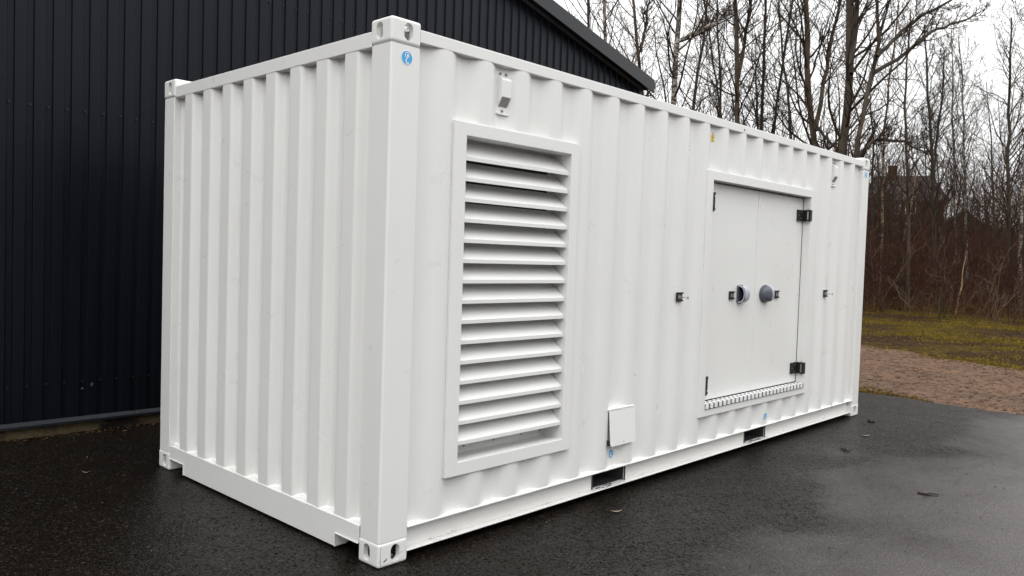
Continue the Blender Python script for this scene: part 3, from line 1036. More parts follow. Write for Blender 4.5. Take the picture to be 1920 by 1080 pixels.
# --- stickers
def disc(mb, xc, y, zc, r, mi, n=28, sx=1.0):
    mb.prism([(xc+r*sx*math.cos(2*math.pi*i/n), zc+r*math.sin(2*math.pi*i/n)) for i in range(n)], 'y', y-0.0006, y, mi)
def sticker(xc, y, zc, r, kind):
    m = MB()
    disc(m, xc, y-0.0003, zc, r, 0)
    o = m.build('sticker', STICKW, con)
    m = MB(); disc(m, xc, y-0.0010, zc, r*0.86, 0)
    m.build('disc', BLUE, o)
    ic = MB()
    yy_ = y-0.0018
    def P(u, v): return (xc+u*r, zc+v*r)
    if kind == 'hook':
        pts = [P(0.30*math.sin(a), 0.34+0.36*math.cos(a)) for a in [2*math.pi*i/18 for i in range(19)]]
        ribbon(ic, pts, 0.10*r, yy_)
        ribbon(ic, [P(0.10*math.cos(a), 0.30+0.24*math.sin(a)) for a in (-1.2, 0, 1.2)], [0.05*r, 0.26*r, 0.05*r], yy_)
        ribbon(ic, [P(0.02, -0.04), P(-0.12, -0.22), P(-0.17, -0.42), P(-0.10, -0.62), P(0.06, -0.71), P(0.22, -0.66), P(0.33, -0.54)], [0.10*r, 0.16*r, 0.20*r, 0.20*r, 0.18*r, 0.14*r, 0.08*r], yy_)
    else:
        ribbon(ic, [P(-0.40, -0.28), P(0.05, -0.28)], 0.34*r, yy_)           # truck body
        ribbon(ic, [P(-0.34, -0.10), P(-0.30, 0.34), P(0.00, 0.30), P(0.10, -0.10)], 0.09*r, yy_)   # cab
        ribbon(ic, [P(0.24, 0.52), P(0.24, -0.52)], 0.11*r, yy_)             # mast
        ribbon(ic, [P(0.24, -0.50), P(0.66, -0.50)], 0.10*r, yy_)            # fork
        for ux in (-0.32, 0.02):
            ribbon(ic, [P(ux+0.10*math.cos(a), -0.52+0.10*math.sin(a)) for a in [2*math.pi*i/10 for i in range(11)]], 0.11*r, yy_)
        ribbon(ic, [P(-0.16, 0.02), P(-0.10, 0.18)], 0.14*r, yy_)
    ic.build('symbol', STICKW, o)
sticker(0.094, 0.003, 2.412, 0.0365, 'hook')
sticker(L-0.092, 0.003, 2.426, 0.0365, 'hook')
sticker(1.876, YI, 0.250, 0.031, 'fork')
sticker(3.975, YO, 0.241, 0.031, 'fork')
m = MB()
wx, wz, ws = 3.000, 2.415, 0.043
m.prism([(wx-ws, wz-ws*0.62), (wx+ws, wz-ws*0.62), (wx, wz+ws*1.10)], 'y', YI-0.0010, YI-0.0003)
wo = m.build('warning_sticker', YELLOW, con)
m = MB()
tri = [(wx-ws*0.9, wz-ws*0.56), (wx+ws*0.9, wz-ws*0.56), (wx, wz+ws*0.98), (wx-ws*0.9, wz-ws*0.56)]
ribbon(m, tri, 0.0036, YI-0.0014)
ribbon(m, [(wx+0.006, wz+0.020), (wx-0.007, wz+0.002), (wx+0.006, wz-0.001), (wx-0.003, wz-0.019)], [0.003, 0.009, 0.009, 0.002], YI-0.0014)
m.build('lightning_symbol', MARK, wo)
m = MB().cyl((3.41, 0.0038, 2.526), 'y', 0.008, -0.0012, 12)
m.build('bolt_hole', MARK, con)


# ------------------------------------------------------------------ woods
def tubes(P, Rr, s):
    """P (B,k,3), Rr (B,k) -> verts, quads"""
    B, k, _ = P.shape
    T = np.empty_like(P)
    T[:, 1:-1] = P[:, 2:]-P[:, :-2]; T[:, 0] = P[:, 1]-P[:, 0]; T[:, -1] = P[:, -1]-P[:, -2]
    T /= np.linalg.norm(T, axis=2, keepdims=True)+1e-9
    ref = np.zeros_like(T)
    steep = np.abs(T[:, :1, 2:3]) > 0.8
    ref[..., 0:1] = np.where(steep, 1.0, 0.0); ref[..., 2:3] = np.where(steep, 0.0, 1.0)
    U = np.cross(T, ref); U /= np.linalg.norm(U, axis=2, keepdims=True)+1e-9
    Vv = np.cross(T, U)
    a = np.arange(s)*2*np.pi/s
    ringv = P[:, :, None, :]+Rr[:, :, None, None]*(np.cos(a)[None, None, :, None]*U[:, :, None, :]+np.sin(a)[None, None, :, None]*Vv[:, :, None, :])
    V = ringv.reshape(-1, 3)
    b = np.arange(B)[:, None, None]*(k*s); i = np.arange(k-1)[None, :, None]*s; j = np.arange(s)[None, None, :]; j2 = (j+1) % s
    Q = np.stack([b+i+j, b+i+j2, b+i+s+j2, b+i+s+j], -1).reshape(-1, 4)
    return V, Q


def merge(parts):
    V, Q, n = [], [], 0
    for v, q in parts:
        V.append(v); Q.append(q+n); n += len(v)
    return np.concatenate(V), np.concatenate(Q)


def spawn(rg, P, Rr, per, t0, t1, ang, length, taper, k, rmin, rfac, curl=0.12, up=0.15, rend=0.35):
    """children of a batch of branches. length = fraction of parent length (lo,hi)"""
    B, kk, _ = P.shape
    n = B*per
    idx = np.repeat(np.arange(B), per)
    t = t0+(t1-t0)*((np.tile(np.arange(per), B)+rg.uniform(0, 1, n))/per)
    f = t*(kk-1); i = np.minimum(f.astype(int), kk-2); w = (f-i)[:, None]
    S = P[idx, i]*(1-w)+P[idx, i+1]*w
    D = P[idx, i+1]-P[idx, i]; D /= np.linalg.norm(D, axis=1, keepdims=True)+1e-9
    rad = Rr[idx, i]*(1-w[:, 0])+Rr[idx, i+1]*w[:, 0]
    plen = np.linalg.norm(np.diff(P, axis=1), axis=2).sum(1)[idx]
    rnd = rg.normal(size=(n, 3)); rnd -= (rnd*D).sum(1, keepdims=True)*D
    rnd /= np.linalg.norm(rnd, axis=1, keepdims=True)+1e-9
    a = np.radians(rg.uniform(ang[0], ang[1], n))[:, None]
    d = D*np.cos(a)+rnd*np.sin(a)
    ln = plen*rg.uniform(length[0], length[1], n)*(1-taper*t)
    r0 = np.maximum(rad*rfac, rmin)
    C = np.empty((n, k, 3)); C[:, 0] = S
    step = (ln/(k-1))[:, None]
    for q_ in range(1, k):
        d = d+rg.normal(size=(n, 3))*curl+np.array([0, 0, up])
        d /= np.linalg.norm(d, axis=1, keepdims=True)
        C[:, q_] = C[:, q_-1]+d*step
    RR = r0[:, None]*np.linspace(1, rend, k)[None, :]
    return C, np.maximum(RR, rmin*0.7)


def resample(pts, rad, k, rg=None, jit=0.0):
    pts = np.array(pts, float); seg = np.linalg.norm(np.diff(pts, axis=0), axis=1); s = np.r_[0, np.cumsum(seg)]
    q_ = np.linspace(0, s[-1], k)
    # smooth (cosine) interpolation by catmull via dense linear + box filter
    dense = np.linspace(0, s[-1], 200)
    dp = np.stack([np.interp(dense, s, pts[:, c]) for c in range(3)], 1)
    ker = np.ones(21)/21
    pad = np.concatenate([np.repeat(dp[:1], 10, 0), dp, np.repeat(dp[-1:], 10, 0)])
    sp_ = np.stack([np.convolve(pad[:, c], ker, 'valid') for c in range(3)], 1)
    out = np.stack([np.interp(q_, dense, sp_[:, c]) for c in range(3)], 1)
    if rg is not None: out[1:-1] += rg.normal(size=(k-2, 3))*jit
    rr = np.interp(q_, s, np.interp(s/s[-1], np.linspace(0, 1, len(rad)), rad))
    return out, rr


def grow(rg, stems, n1=36, n2=7, n3=6, a1=(28, 60), l1=(0.16, 0.34), up1=0.10, up2=0.06, rmin=0.0047, t0=0.20):
    """stems: list of (pts(k,3), r(k)) all with the same k. Returns trunk arrays and branch arrays"""
    P = np.stack([s[0] for s in stems]); Rr = np.stack([s[1] for s in stems])
    tr = tubes(P, Rr, 8)
    C1, R1 = spawn(rg, P, Rr, n1, t0, 0.99, a1, l1, 0.55, 8, 0.010, 0.38, 0.13, up1, 0.30)
    C2, R2 = spawn(rg, C1, R1, n2, 0.15, 1.0, (25, 60), (0.25, 0.55), 0.45, 5, rmin*1.4, 0.50, 0.16, up2, 0.4)
    C3, R3 = spawn(rg, C2, R2, n3, 0.15, 1.0, (20, 60), (0.25, 0.65), 0.35, 3, rmin, 0.55, 0.18, up2, 0.6)
    br = merge([tubes(C1, R1, 5), tubes(C2, R2, 4), tubes(C3, R3, 3)])
    return tr, br


def far_ground(u, depth):
    p = pix(u, 700, depth); return np.array([p[0], p[1], 0.0])


tree_count = 0
def tree(label, depth, rad, stems, bark, twig, seed, group=None, ext=1.0, **kw):
    """stems: list of pixel polylines from the ground up; the first starts on the ground"""
    rg = np.random.default_rng(seed)
    base = pix(stems[0][0][0], stems[0][0][1], depth); base[2] = -0.05
    st = []
    for i, s in enumerate(stems):
        dz = 0.0
        pts = []
        for j, (u, v) in enumerate(s):
            dd = depth+(0.0 if (i == 0 and j == 0) else 0.25*math.sin(1.3*j+seed+2*i)+(0.0 if i == 0 else 0.15*j))
            pts.append(pix(u, v, dd))
        if i == 0: pts[0][2] = -0.05
        r0 = (rad if i == 0 else rad*0.62)*0.88
        p, r = resample(np.array(pts)-base, [r0*1.15, r0, r0*0.85, r0*0.62, r0*0.30], 16, rg, 0.02)
        st.append((p, r))
    tr, br = grow(rg, st, **kw)
    e = empty('bare_tree', tuple(base))
    tag(e, label, 'tree', group)
    np_mesh('trunk', *tr, bark, e, True)
    np_mesh('crown', *br, twig, e)
    return e


G_ = None
tree('slim dark tree left of all others, half hidden by the roof edge', 34, 0.085, [[(1113, 560), (1107, 120), (1104, 44), (1100, -120), (1096, -330)]], BARK, TWIG, 11)
tree('straight dark tree rising behind the roof slope, second from the roof', 32, 0.095, [[(1140, 560), (1136, 120), (1133, 20), (1131, -150), (1128, -360)]], BIRCH, TWIG, 12)
tree('brown tree bowed to the left just beyond the roof tip', 28, 0.080, [[(1214, 575), (1207, 260), (1201, 126), (1194, 60), (1184, 0), (1178, -100), (1175, -260)], [(1201, 100), (1212, 40), (1222, -60)]], BARK_B, TWIG, 13)
tree('tall pale-barked birch nearest the roof tip with blotchy white bark', 26, 0.115, [[(1254, 590), (1260, 260), (1262, 197), (1268, 100), (1275, 0), (1283, -180), (1288, -420)], [(1277, 76), (1305, 60), (1340, 44), (1372, 10)]], BIRCH, TWIG, 14)
tree('dark tree leaning right beside the blotchy birch', 30, 0.075, [[(1282, 575), (1298, 202), (1313, 110), (1322, 50), (1330, -60), (1336, -240)]], BARK, TWIG, 15)
tree('thin twin-stemmed tree between the leaning tree and the grey-brown trunk', 33, 0.065, [[(1352, 570), (1353, 220), (1348, 90), (1342, -20), (1336, -180)], [(1353, 230), (1338, 120), (1322, 20), (1310, -90)]], BARK, TWIG, 16)
tree('straight grey-brown tree left of centre of the wood', 28, 0.105, [[(1392, 590), (1385, 233), (1381, 110), (1378, 0), (1374, -180), (1371, -400)], [(1384, 150), (1398, 60), (1412, -20), (1424, -140)]], BARK_B, TWIG, 17)
tree('slim upright tree right of the straight grey-brown tree', 31, 0.085, [[(1424, 575), (1428, 244), (1433, 78), (1437, -60), (1440, -260)]], BARK, TWIG, 18)
tree('thin tree slanting right above the yellow warning sticker side', 29, 0.065, [[(1434, 590), (1448, 250), (1466, 130), (1482, 20), (1494, -80), (1505, -240)]], BARK, TWIG, 19)
tree('thin dark tree leaning left of the forked pair of trunks', 27, 0.06, [[(1490, 590), (1484, 260), (1470, 140), (1462, 20), (1456, -120)]], BARK, TWIG, 20)
tree('big dark tree forked into a V just above the container roof', 26.5, 0.125, [[(1541, 590), (1526, 272), (1515, 143), (1513, 60), (1512, 0), (1508, -160), (1506, -400)], [(1529, 250), (1540, 180), (1552, 110), (1563, 60), (1576, 0), (1590, -120)]], BARK_B, TWIG, 21)
tree('thickest trunk splitting in two above the door end of the container', 24, 0.150, [[(1566, 600), (1580, 275), (1589, 190), (1595, 130), (1593, 50), (1588, -100), (1580, -380)], [(1594, 145), (1600, 90), (1606, 30), (1609, -20), (1616, -160), (1622, -380)]], BARK, TWIG, 22)
tree('leaning tree with long limbs arching right over the container corner', 23, 0.095, [[(1580, 605), (1606, 275), (1626, 175), (1645, 104), (1650, 60), (1644, 0), (1648, -120)], [(1643, 108), (1680, 66), (1730, 30), (1790, -8), (1840, -40)], [(1634, 140), (1690, 105), (1745, 58), (1800, 42), (1840, 22)], [(1600, 300), (1640, 262), (1690, 264), (1740, 288)]], BARK, TWIG, 23, n1=24)
tree('thin tan birch just right of the thickest trunk', 33, 0.060, [[(1652, 580), (1655, 275), (1667, 150), (1678, 80), (1686, 0), (1690, -140)]], BIRCH_O, TWIG, 24)
tree('dark tree rising in front of the far brick house gable', 34, 0.095, [[(1752, 585), (1750, 400), (1748, 300), (1742, 200), (1737, 120), (1733, 40)], [(1750, 330), (1760, 240), (1768, 160), (1772, 90)]], BARK, TWIG, 25)
tree('slender white birch right of the far brick house', 38, 0.060, [[(1794, 575), (1791, 440), (1788, 280), (1786, 180), (1786, 110), (1783, 40)]], BIRCH, TWIG, 26, a1=(20, 45))
tree('slender speckled birch standing before the red barn', 36, 0.070, [[(1816, 578), (1812, 450), (1808, 300), (1806, 200), (1802, 120), (1796, 60)]], BIRCH, TWIG, 27, a1=(20, 45))
tree('thin wavy sapling between the speckled birch and the tapering tree', 40, 0.055, [[(1872, 572), (1862, 400), (1861, 300), (1856, 230), (1849, 150)]], BARK, TWIG, 28, n1=22)
tree('tapering smooth tree near the right edge with upswept fine branches', 34, 0.095, [[(1889, 585), (1890, 400), (1891, 280), (1893, 190), (1894, 110), (1897, 25)]], BARK, TWIG, 29, a1=(28, 48), l1=(0.22, 0.40), n1=40, up1=0.05)
tree('tree cut by the right edge of the photo', 30, 0.070, [[(1912, 590), (1914, 450), (1922, 300), (1930, 150), (1936, 20)]], BIRCH, TWIG, 30)
tree('slim tree just beyond the far upper container corner', 30, 0.07, [[(1700, 590), (1706, 420), (1700, 300), (1696, 200), (1702, 100), (1708, 10)]], BARK_B, TWIG, 31)

# thin trees filling the wood, alike
rg = np.random.default_rng(99)
variants = []
for v in range(4):
    hgt = 11.0
    z = np.linspace(0, hgt, 7)
    pts = np.stack([np.cumsum(rg.normal(size=7)*0.16), np.cumsum(rg.normal(size=7)*0.16), z], 1)
    p, r = resample(pts, [0.07, 0.06, 0.05, 0.035, 0.012], 14)
    tr, br = grow(rg, [(p, r)], n1=26, n2=6, n3=5)
    variants.append((tr, br))
thin = []
spots = [(1160, 40), (1232, 43), (1322, 41), (1372, 45), (1408, 38), (1470, 43), (1502, 39), (1555, 44), (1618, 40), (1634, 46), (1672, 42), (1722, 44), (1738, 39), (1768, 47), (1838, 45), (1850, 49), (1905, 44), (1945, 38), (1990, 33)]
meshes = []
for i, (u, dep) in enumerate(spots):
    v = i % 4
    b = far_ground(u, dep)
    e = empty('bare_tree', (b[0], b[1], -0.05), rz=i*1.7)
    sc_ = 0.85+0.35*((i*37) % 10)/10
    if u > 1720: sc_ *= 0.78
    e.scale = (sc_, sc_, sc_)
    tag(e, 'thin bare tree deep in the wood behind the front row of trunks', 'tree', 'thin bare trees deep in the wood')
    if i < 4:
        t_ = np_mesh('trunk', *variants[v][0], [BARK, BARK_B, BIRCH_O, BARK][v], e, True)
        c_ = np_mesh('crown', *variants[v][1], TWIG, e)
        meshes.append((t_, c_))
    else:
        for src in meshes[v]:
            o = src.copy(); COL.objects.link(o); o.parent = e

# distant wood, one mass
rg = np.random.default_rng(5)
n = 350
ang = YAW+np.radians(np.where(rg.uniform(0, 1, n) < 0.7, rg.uniform(-42, 8, n), rg.uniform(-80, -42, n))); dist = rg.uniform(52, 120, n)
hh = rg.uniform(6, 11, n)*np.where(ang < YAW-np.radians(25), 0.72, 1.15)
P = np.zeros((n, 6, 3))
for j in range(6):
    P[:, j, 0] = CAM[0]+np.cos(ang)*dist+rg.normal(size=n)*0.15*j
    P[:, j, 1] = CAM[1]+np.sin(ang)*dist+rg.normal(size=n)*0.15*j
    P[:, j, 2] = hh*j/5
Rr = (rg.uniform(0.05, 0.13, n))[:, None]*np.linspace(1, 0.15, 6)[None]
C1, R1 = spawn(rg, P, Rr, 12, 0.12, 1.0, (25, 60), (0.18, 0.40), 0.5, 4, 0.015, 0.4, 0.14, 0.10)
C2, R2 = spawn(rg, C1, R1, 6, 0.15, 1.0, (25, 60), (0.3, 0.6), 0.4, 3, 0.012, 0.5, 0.18, 0.06)
V, Q = merge([tubes(P, Rr, 5), tubes(C1, R1, 3), tubes(C2, R2, 3)])
tag(np_mesh('distant_wood', V, Q, TWIG), 'leafless distant wood seen as one brown mass beyond the houses', 'wood', kind='stuff')

rg = np.random.default_rng(6)
n = 250
ang = YAW+np.radians(rg.uniform(-36, -22, n)); dist = rg.uniform(46, 84, n); hh = rg.uniform(4, 9, n)
P = np.zeros((n, 6, 3))
for j in range(6):
    P[:, j, 0] = CAM[0]+np.cos(ang)*dist+rg.normal(size=n)*0.12*j
    P[:, j, 1] = CAM[1]+np.sin(ang)*dist+rg.normal(size=n)*0.12*j
    P[:, j, 2] = hh*j/5
Rr = (rg.uniform(0.02, 0.06, n))[:, None]*np.linspace(1, 0.2, 6)[None]
C1, R1 = spawn(rg, P, Rr, 12, 0.10, 1.0, (25, 60), (0.20, 0.45), 0.5, 4, 0.011, 0.45, 0.16, 0.08)
C2, R2 = spawn(rg, C1, R1, 6, 0.15, 1.0, (25, 65), (0.3, 0.7), 0.4, 3, 0.009, 0.5, 0.2, 0.05)
V, Q = merge([tubes(P, Rr, 4), tubes(C1, R1, 3), tubes(C2, R2, 3)])
tag(np_mesh('thicket', V, Q, TWIG_R), 'reddish leafless thicket between the brush and the far houses', 'wood', kind='stuff')

# brush along the edge of the wood
def brush(name, label, n, d0, d1, a0, a1, h0, h1, r0, r1, mat, seed, lean=0.05):
    rg = np.random.default_rng(seed)
    ang = YAW+np.radians(rg.uniform(a0, a1, n)); dist = d0+(d1-d0)*rg.uniform(0, 1, n)**0.8
    h = rg.uniform(h0, h1, n)
    k = 5
    P = np.zeros((n, k, 3))
    lx, ly = rg.normal(size=n)*lean, rg.normal(size=n)*lean
    for j in range(k):
        f = j/(k-1)
        P[:, j, 0] = CAM[0]+np.cos(ang)*dist+lx*h*f+rg.normal(size=n)*0.05*j
        P[:, j, 1] = CAM[1]+np.sin(ang)*dist+ly*h*f+rg.normal(size=n)*0.05*j
        P[:, j, 2] = h*f-0.05
    Rr = rg.uniform(r0, r1, n)[:, None]*np.linspace(1, 0.3, k)[None]
    C1, R1 = spawn(rg, P, Rr, 6, 0.10, 1.0, (20, 65), (0.18, 0.50), 0.4, 3, 0.0055, 0.5, 0.14, 0.15)
    C2, R2 = spawn(rg, C1, R1, 2, 0.2, 1.0, (15, 50), (0.3, 0.7), 0.3, 3, 0.005, 0.6, 0.18, 0.1)
    V, Q = merge([tubes(P, Rr, 4), tubes(C1, R1, 3), tubes(C2, R2, 3)])
    tag(np_mesh(name, V, Q, mat), label, 'brush', kind='stuff')
brush('brush', 'dense red-brown leafless brush along the edge of the wood', 1450, 30.5, 50, -36, -20, 0.8, 3.4, 0.005, 0.016, TWIG_R, 41, 0.20)
brush('brush', 'sparser leafless brush carrying on along the wood edge to the right', 420, 30.5, 52, -58, -36, 0.9, 3.3, 0.006, 0.018, TWIG_R, 46, 0.20)
brush('brush', 'leafless brush along the wood edge behind the container', 260, 30.5, 50, -20, -6, 0.9, 3.3, 0.006, 0.018, TWIG_R, 47, 0.20)
brush('saplings', 'thin dark saplings standing close together behind the grass verge', 640, 28, 50, -58, 2, 2.8, 7.0, 0.008, 0.026, TWIG, 42, 0.10)
brush('pale_stems', 'pale tan dead stems standing among the brush', 240, 28.5, 46, -36, -8, 0.7, 3.0, 0.006, 0.014, STEMP, 44, 0.22)
brush('bramble', 'low tangled brown bramble at the back of the verge', 480, 27, 36, -36, -6, 0.25, 1.0, 0.004, 0.008, BRAMB, 45, 0.55)

# unseen wood added behind the camera, to darken what the clad wall reflects
def unseen_wood(n, seed):
    rg = np.random.default_rng(seed)
    ang = np.radians(rg.uniform(150, 322, n)); dist = 24+12*rg.uniform(0, 1, n)
    h = rg.uniform(5, 11, n); k = 5
    P = np.zeros((n, k, 3))
    for j in range(k):
        P[:, j, 0] = CAM[0]+np.cos(ang)*dist+rg.normal(size=n)*0.12*j
        P[:, j, 1] = CAM[1]+np.sin(ang)*dist+rg.normal(size=n)*0.12*j
        P[:, j, 2] = h*j/(k-1)-0.05
    Rr = rg.uniform(0.05, 0.11, n)[:, None]*np.linspace(1, 0.3, k)[None]
    C1, R1 = spawn(rg, P, Rr, 7, 0.1, 1.0, (20, 50), (0.2, 0.4), 0.4, 3, 0.02, 0.5, 0.14, 0.1)
    V, Q = merge([tubes(P, Rr, 4), tubes(C1, R1, 3)])
    tag(np_mesh('unseen_wood', V, Q, TWIG), 'unseen bare wood added behind the camera to darken the wall reflections', 'wood', kind='stuff')
unseen_wood(1250, 43)

# verge: grass tufts, straw, leaves
def verge_points(rg, n, f):
    y = rg.uniform(-7, 17, n)
    x0 = np.array([dirt_edge(v) for v in y])
    return x0-0.4+rg.uniform(0, 1, n)**1.15*20.0, y
def patch(x, y):
    return np.sin(x*1.1+0.6*np.sin(y*0.9))*np.sin(y*0.8+0.5*np.sin(x*0.7))+0.6*np.sin(x*2.9+y*1.7)*np.sin(y*2.3-x)
def blades(name, label, n, hmin, hmax, wd, mat, seed, thr, sign=1):
    rg = np.random.default_rng(seed)
    x, y = verge_points(rg, n*3, 1)
    keep = (patch(x, y)*sign+rg.normal(size=len(x))*0.35) > thr
    x, y = x[keep][:n], y[keep][:n]; n = len(x)
    h = rg.uniform(hmin, hmax, n); a = rg.uniform(0, 2*np.pi, n); w = wd*rg.uniform(0.6, 1.3, n)
    b = rg.normal(size=(n, 2))*h[:, None]*0.8
    z0 = -0.052
    V = np.zeros((n, 4, 3))
    V[:, 0] = np.stack([x-np.cos(a)*w, y-np.sin(a)*w, np.full(n, z0)], 1)
    V[:, 1] = np.stack([x+np.cos(a)*w, y+np.sin(a)*w, np.full(n, z0)], 1)
    V[:, 2] = np.stack([x+b[:, 0]*0.5+np.cos(a)*w*0.7, y+b[:, 1]*0.5+np.sin(a)*w*0.7, z0+h*0.75], 1)
    V[:, 3] = np.stack([x+b[:, 0], y+b[:, 1], z0+h], 1)
    Q = np.arange(n*4).reshape(n, 4)
    tag(np_mesh(name, V.reshape(-1, 3), Q, mat), label, 'grass', kind='stuff')
blades('grass', 'short wet yellow-green grass on the verge before the wood', 90000, 0.012, 0.052, 0.0052, GRASSM, 51, 0.22)
blades('straw', 'dead straw-coloured grass tufts scattered over the verge', 15000, 0.03, 0.12, 0.004, STRAWM, 52, 0.6)

def flakes(name, label, cat, x, y, z, size, mat, seed):
    rg = np.random.default_rng(seed)
    n = len(x)
    a = rg.uniform(0, 2*np.pi, n); s = rg.uniform(size[0], size[1], n); asp = rg.uniform(0.35, 0.75, n)
    V = np.zeros((n, 4, 3))
    for k, (u, v) in enumerate(((-1, 0), (0, -1), (1, 0), (0, 1))):
        uu, vv = u*s, v*s*asp
        V[:, k, 0] = x+uu*np.cos(a)-vv*np.sin(a); V[:, k, 1] = y+uu*np.sin(a)+vv*np.cos(a)
        V[:, k, 2] = z+rg.uniform(0.002, 0.012, n)*(1 if k % 2 else 0.6)
    tag(np_mesh(name, V.reshape(-1, 3), np.arange(n*4).reshape(n, 4), mat), label, cat, kind='stuff')
rg = np.random.default_rng(61)
x, y = verge_points(rg, 26000, 1)
kp = (patch(x, y)+rg.normal(size=len(x))*0.35) < 0.20
x, y = x[kp], y[kp]
flakes('leaf_litter', 'brown fallen leaves scattered over the grass verge', 'leaves', x, y, -0.02, (0.02, 0.055), LEAFM, 62)
n = 2800
y = rg.uniform(-6, 8, n); e_ = np.array([asphalt_edge(v) for v in y]); d_ = np.array([dirt_edge(v) for v in y])
x = e_-0.05+(d_-e_)*rg.uniform(0, 1, n)
flakes('track_litter', 'dark twigs and leaf scraps trodden into the gravel track', 'litter', x, y, -0.018, (0.010, 0.045), LEAFM, 63)
# gravel stones
n = 5500
y = rg.uniform(-6, 8, n); e_ = np.array([asphalt_edge(v) for v in y]); d_ = np.array([dirt_edge(v) for v in y])
x = e_-0.03+(d_-e_)*rg.uniform(0, 1, n)**1.2; s = rg.uniform(0.005, 0.017, n)
oc = np.array([(1, 0, 0), (0, 1, 0), (-1, 0, 0), (0, -1, 0), (0, 0, 1), (0, 0, -1)], float)
of = np.array([(0, 1, 4), (1, 2, 4), (2, 3, 4), (3, 0, 4), (1, 0, 5), (2, 1, 5), (3, 2, 5), (0, 3, 5)])
V = oc[None]*(s[:, None, None]*rg.uniform(0.6, 1.3, (n, 6, 1)))
a = rg.uniform(0, 6.28, n); ca, sa = np.cos(a)[:, None], np.sin(a)[:, None]
V = np.stack([V[..., 0]*ca-V[..., 1]*sa, V[..., 0]*sa+V[..., 1]*ca, V[..., 2]*0.7], -1)+np.stack([x, y, np.full(n, -0.018)], 1)[:, None, :]
tag(np_mesh('gravel_stones', V.reshape(-1, 3), (of[None]+np.arange(n)[:, None, None]*6).reshape(-1, 3), PEBBLE), 'small loose stones lying on the reddish gravel track', 'stones', kind='stuff')
# moss and grass creeping over the asphalt edge by the container
rg = np.random.default_rng(71)
n = 3200
y = rg.uniform(-0.25, 3.0, n); x = np.array([asphalt_edge(v) for v in y])+np.abs(rg.normal(size=n))*0.30*np.clip((y+0.35)/1.0, 0.05, 1)+0.01
h = rg.uniform(0.006, 0.028, n); a = rg.uniform(0, 6.28, n)
V = np.zeros((n, 4, 3)); w = 0.004
V[:, 0] = np.stack([x-np.cos(a)*w, y-np.sin(a)*w, np.full(n, -0.022)], 1); V[:, 1] = np.stack([x+np.cos(a)*w, y+np.sin(a)*w, np.full(n, -0.022)], 1)
V[:, 2] = V[:, 1]+np.stack([rg.normal(size=n)*0.01, rg.normal(size=n)*0.01, h*0.7], 1)
V[:, 3] = V[:, 0]+np.stack([rg.normal(size=n)*0.02, rg.normal(size=n)*0.02, h], 1)
tag(np_mesh('edge_grass', V.reshape(-1, 3), np.arange(n*4).reshape(n, 4), STRAWM), 'short grass creeping along the asphalt edge beside the container', 'grass', kind='stuff')
# dirt and leaf scraps along the foot of the clad wall
n = 700
t = rg.uniform(-6, 3, n); dd = 0.0+np.abs(rg.normal(size=n))*0.07
P = np.array([wp(a_, b_, 0) for a_, b_ in zip(t, dd)])
flakes('wall_litter', 'dead leaves and grit gathered along the foot of the dark wall', 'leaves', P[:, 0], P[:, 1], 0.001, (0.006, 0.022), LEAFM, 64)

# single scraps on the asphalt
def leaf(name, label, x, y, ln, wd, rz, mat, curl=0.012):
    m = MB()
    n = 7
    vs = []
    for i in range(n):
        u = i/(n-1)
        w_ = wd*math.sin(math.pi*min(0.98, u*0.94+0.03))**0.8/2
        zz = 0.003+curl*(2*u-1)**2
        vs += [(ln*(u-0.5), -w_, zz+w_*0.35), (ln*(u-0.5), 0, zz), (ln*(u-0.5), w_, zz+w_*0.25)]
    for i in range(n-1):
        b = 3*i
        m.add([vs[b], vs[b+1], vs[b+4], vs[b+3]], [(0, 1, 2, 3)], 0, True)
        m.add([vs[b+1], vs[b+2], vs[b+5], vs[b+4]], [(0, 1, 2, 3)], 0, True)
    o = m.build(name, mat)
    o.location = (x, y, 0.001); o.rotation_euler = (0, 0, rz)
    return tag(o, label, 'leaf')
leaf('fallen_leaf', 'curled brown leaf on the asphalt below the white hatch flap', 1.569, -0.237, 0.075, 0.022, 0.55-1.2, LEAFP)
leaf('fallen_leaf', 'pale narrow leaf on the asphalt near the far container corner', 5.042, -0.433, 0.10, 0.026, -0.8, LEAFP)
leaf('fallen_leaf', 'small pale leaf on the asphalt left of the container end', -0.42, 2.55, 0.06, 0.012, -0.6, LEAFP)

def scrap_twig(label, pts, wd, seed, side=True):
    rg = np.random.default_rng(seed)
    P = np.array(pts, float); base = P[len(P)//2].copy(); base[2] = 0
    p, r = resample(P-base, [wd, wd*0.9, wd*0.5], 8, rg, 0.003)
    parts = [tubes(p[None], r[None], 6)]
    if side:
        C, Rr_ = spawn(rg, p[None], r[None], 4, 0.2, 0.9, (25, 60), (0.2, 0.4), 0.2, 4, 0.0012, 0.6, 0.1, 0.0)
        C[..., 2] = np.clip(C[..., 2], 0.003, 0.03)
        parts.append(tubes(C, Rr_, 4))
    o = np_mesh('fallen_twig', *merge(parts), TWIG, None, True)
    o.location = tuple(base)
    return tag(o, label, 'twig')
def gp(u, v):
    r = cd+CR*(u-960)/F_PX-CU*(v-540)/F_PX
    t = -CAM[2]/r[2]; p = CAM+r*t
    return (p[0], p[1], 0.007)
scrap_twig('broken dark twig lying alone on the open asphalt at right', [gp(1720, 925), gp(1737, 929), gp(1748, 928), gp(1761, 930)], 0.006, 81)
scrap_twig('dark clump of twigs on the asphalt beside the far bottom corner of the container', [gp(1627, 790), gp(1633, 792), gp(1641, 793)], 0.012, 82)
scrap_twig('small crooked twig on the asphalt before the door end of the container', [gp(1577, 842), gp(1583, 845), gp(1592, 849)], 0.006, 83)
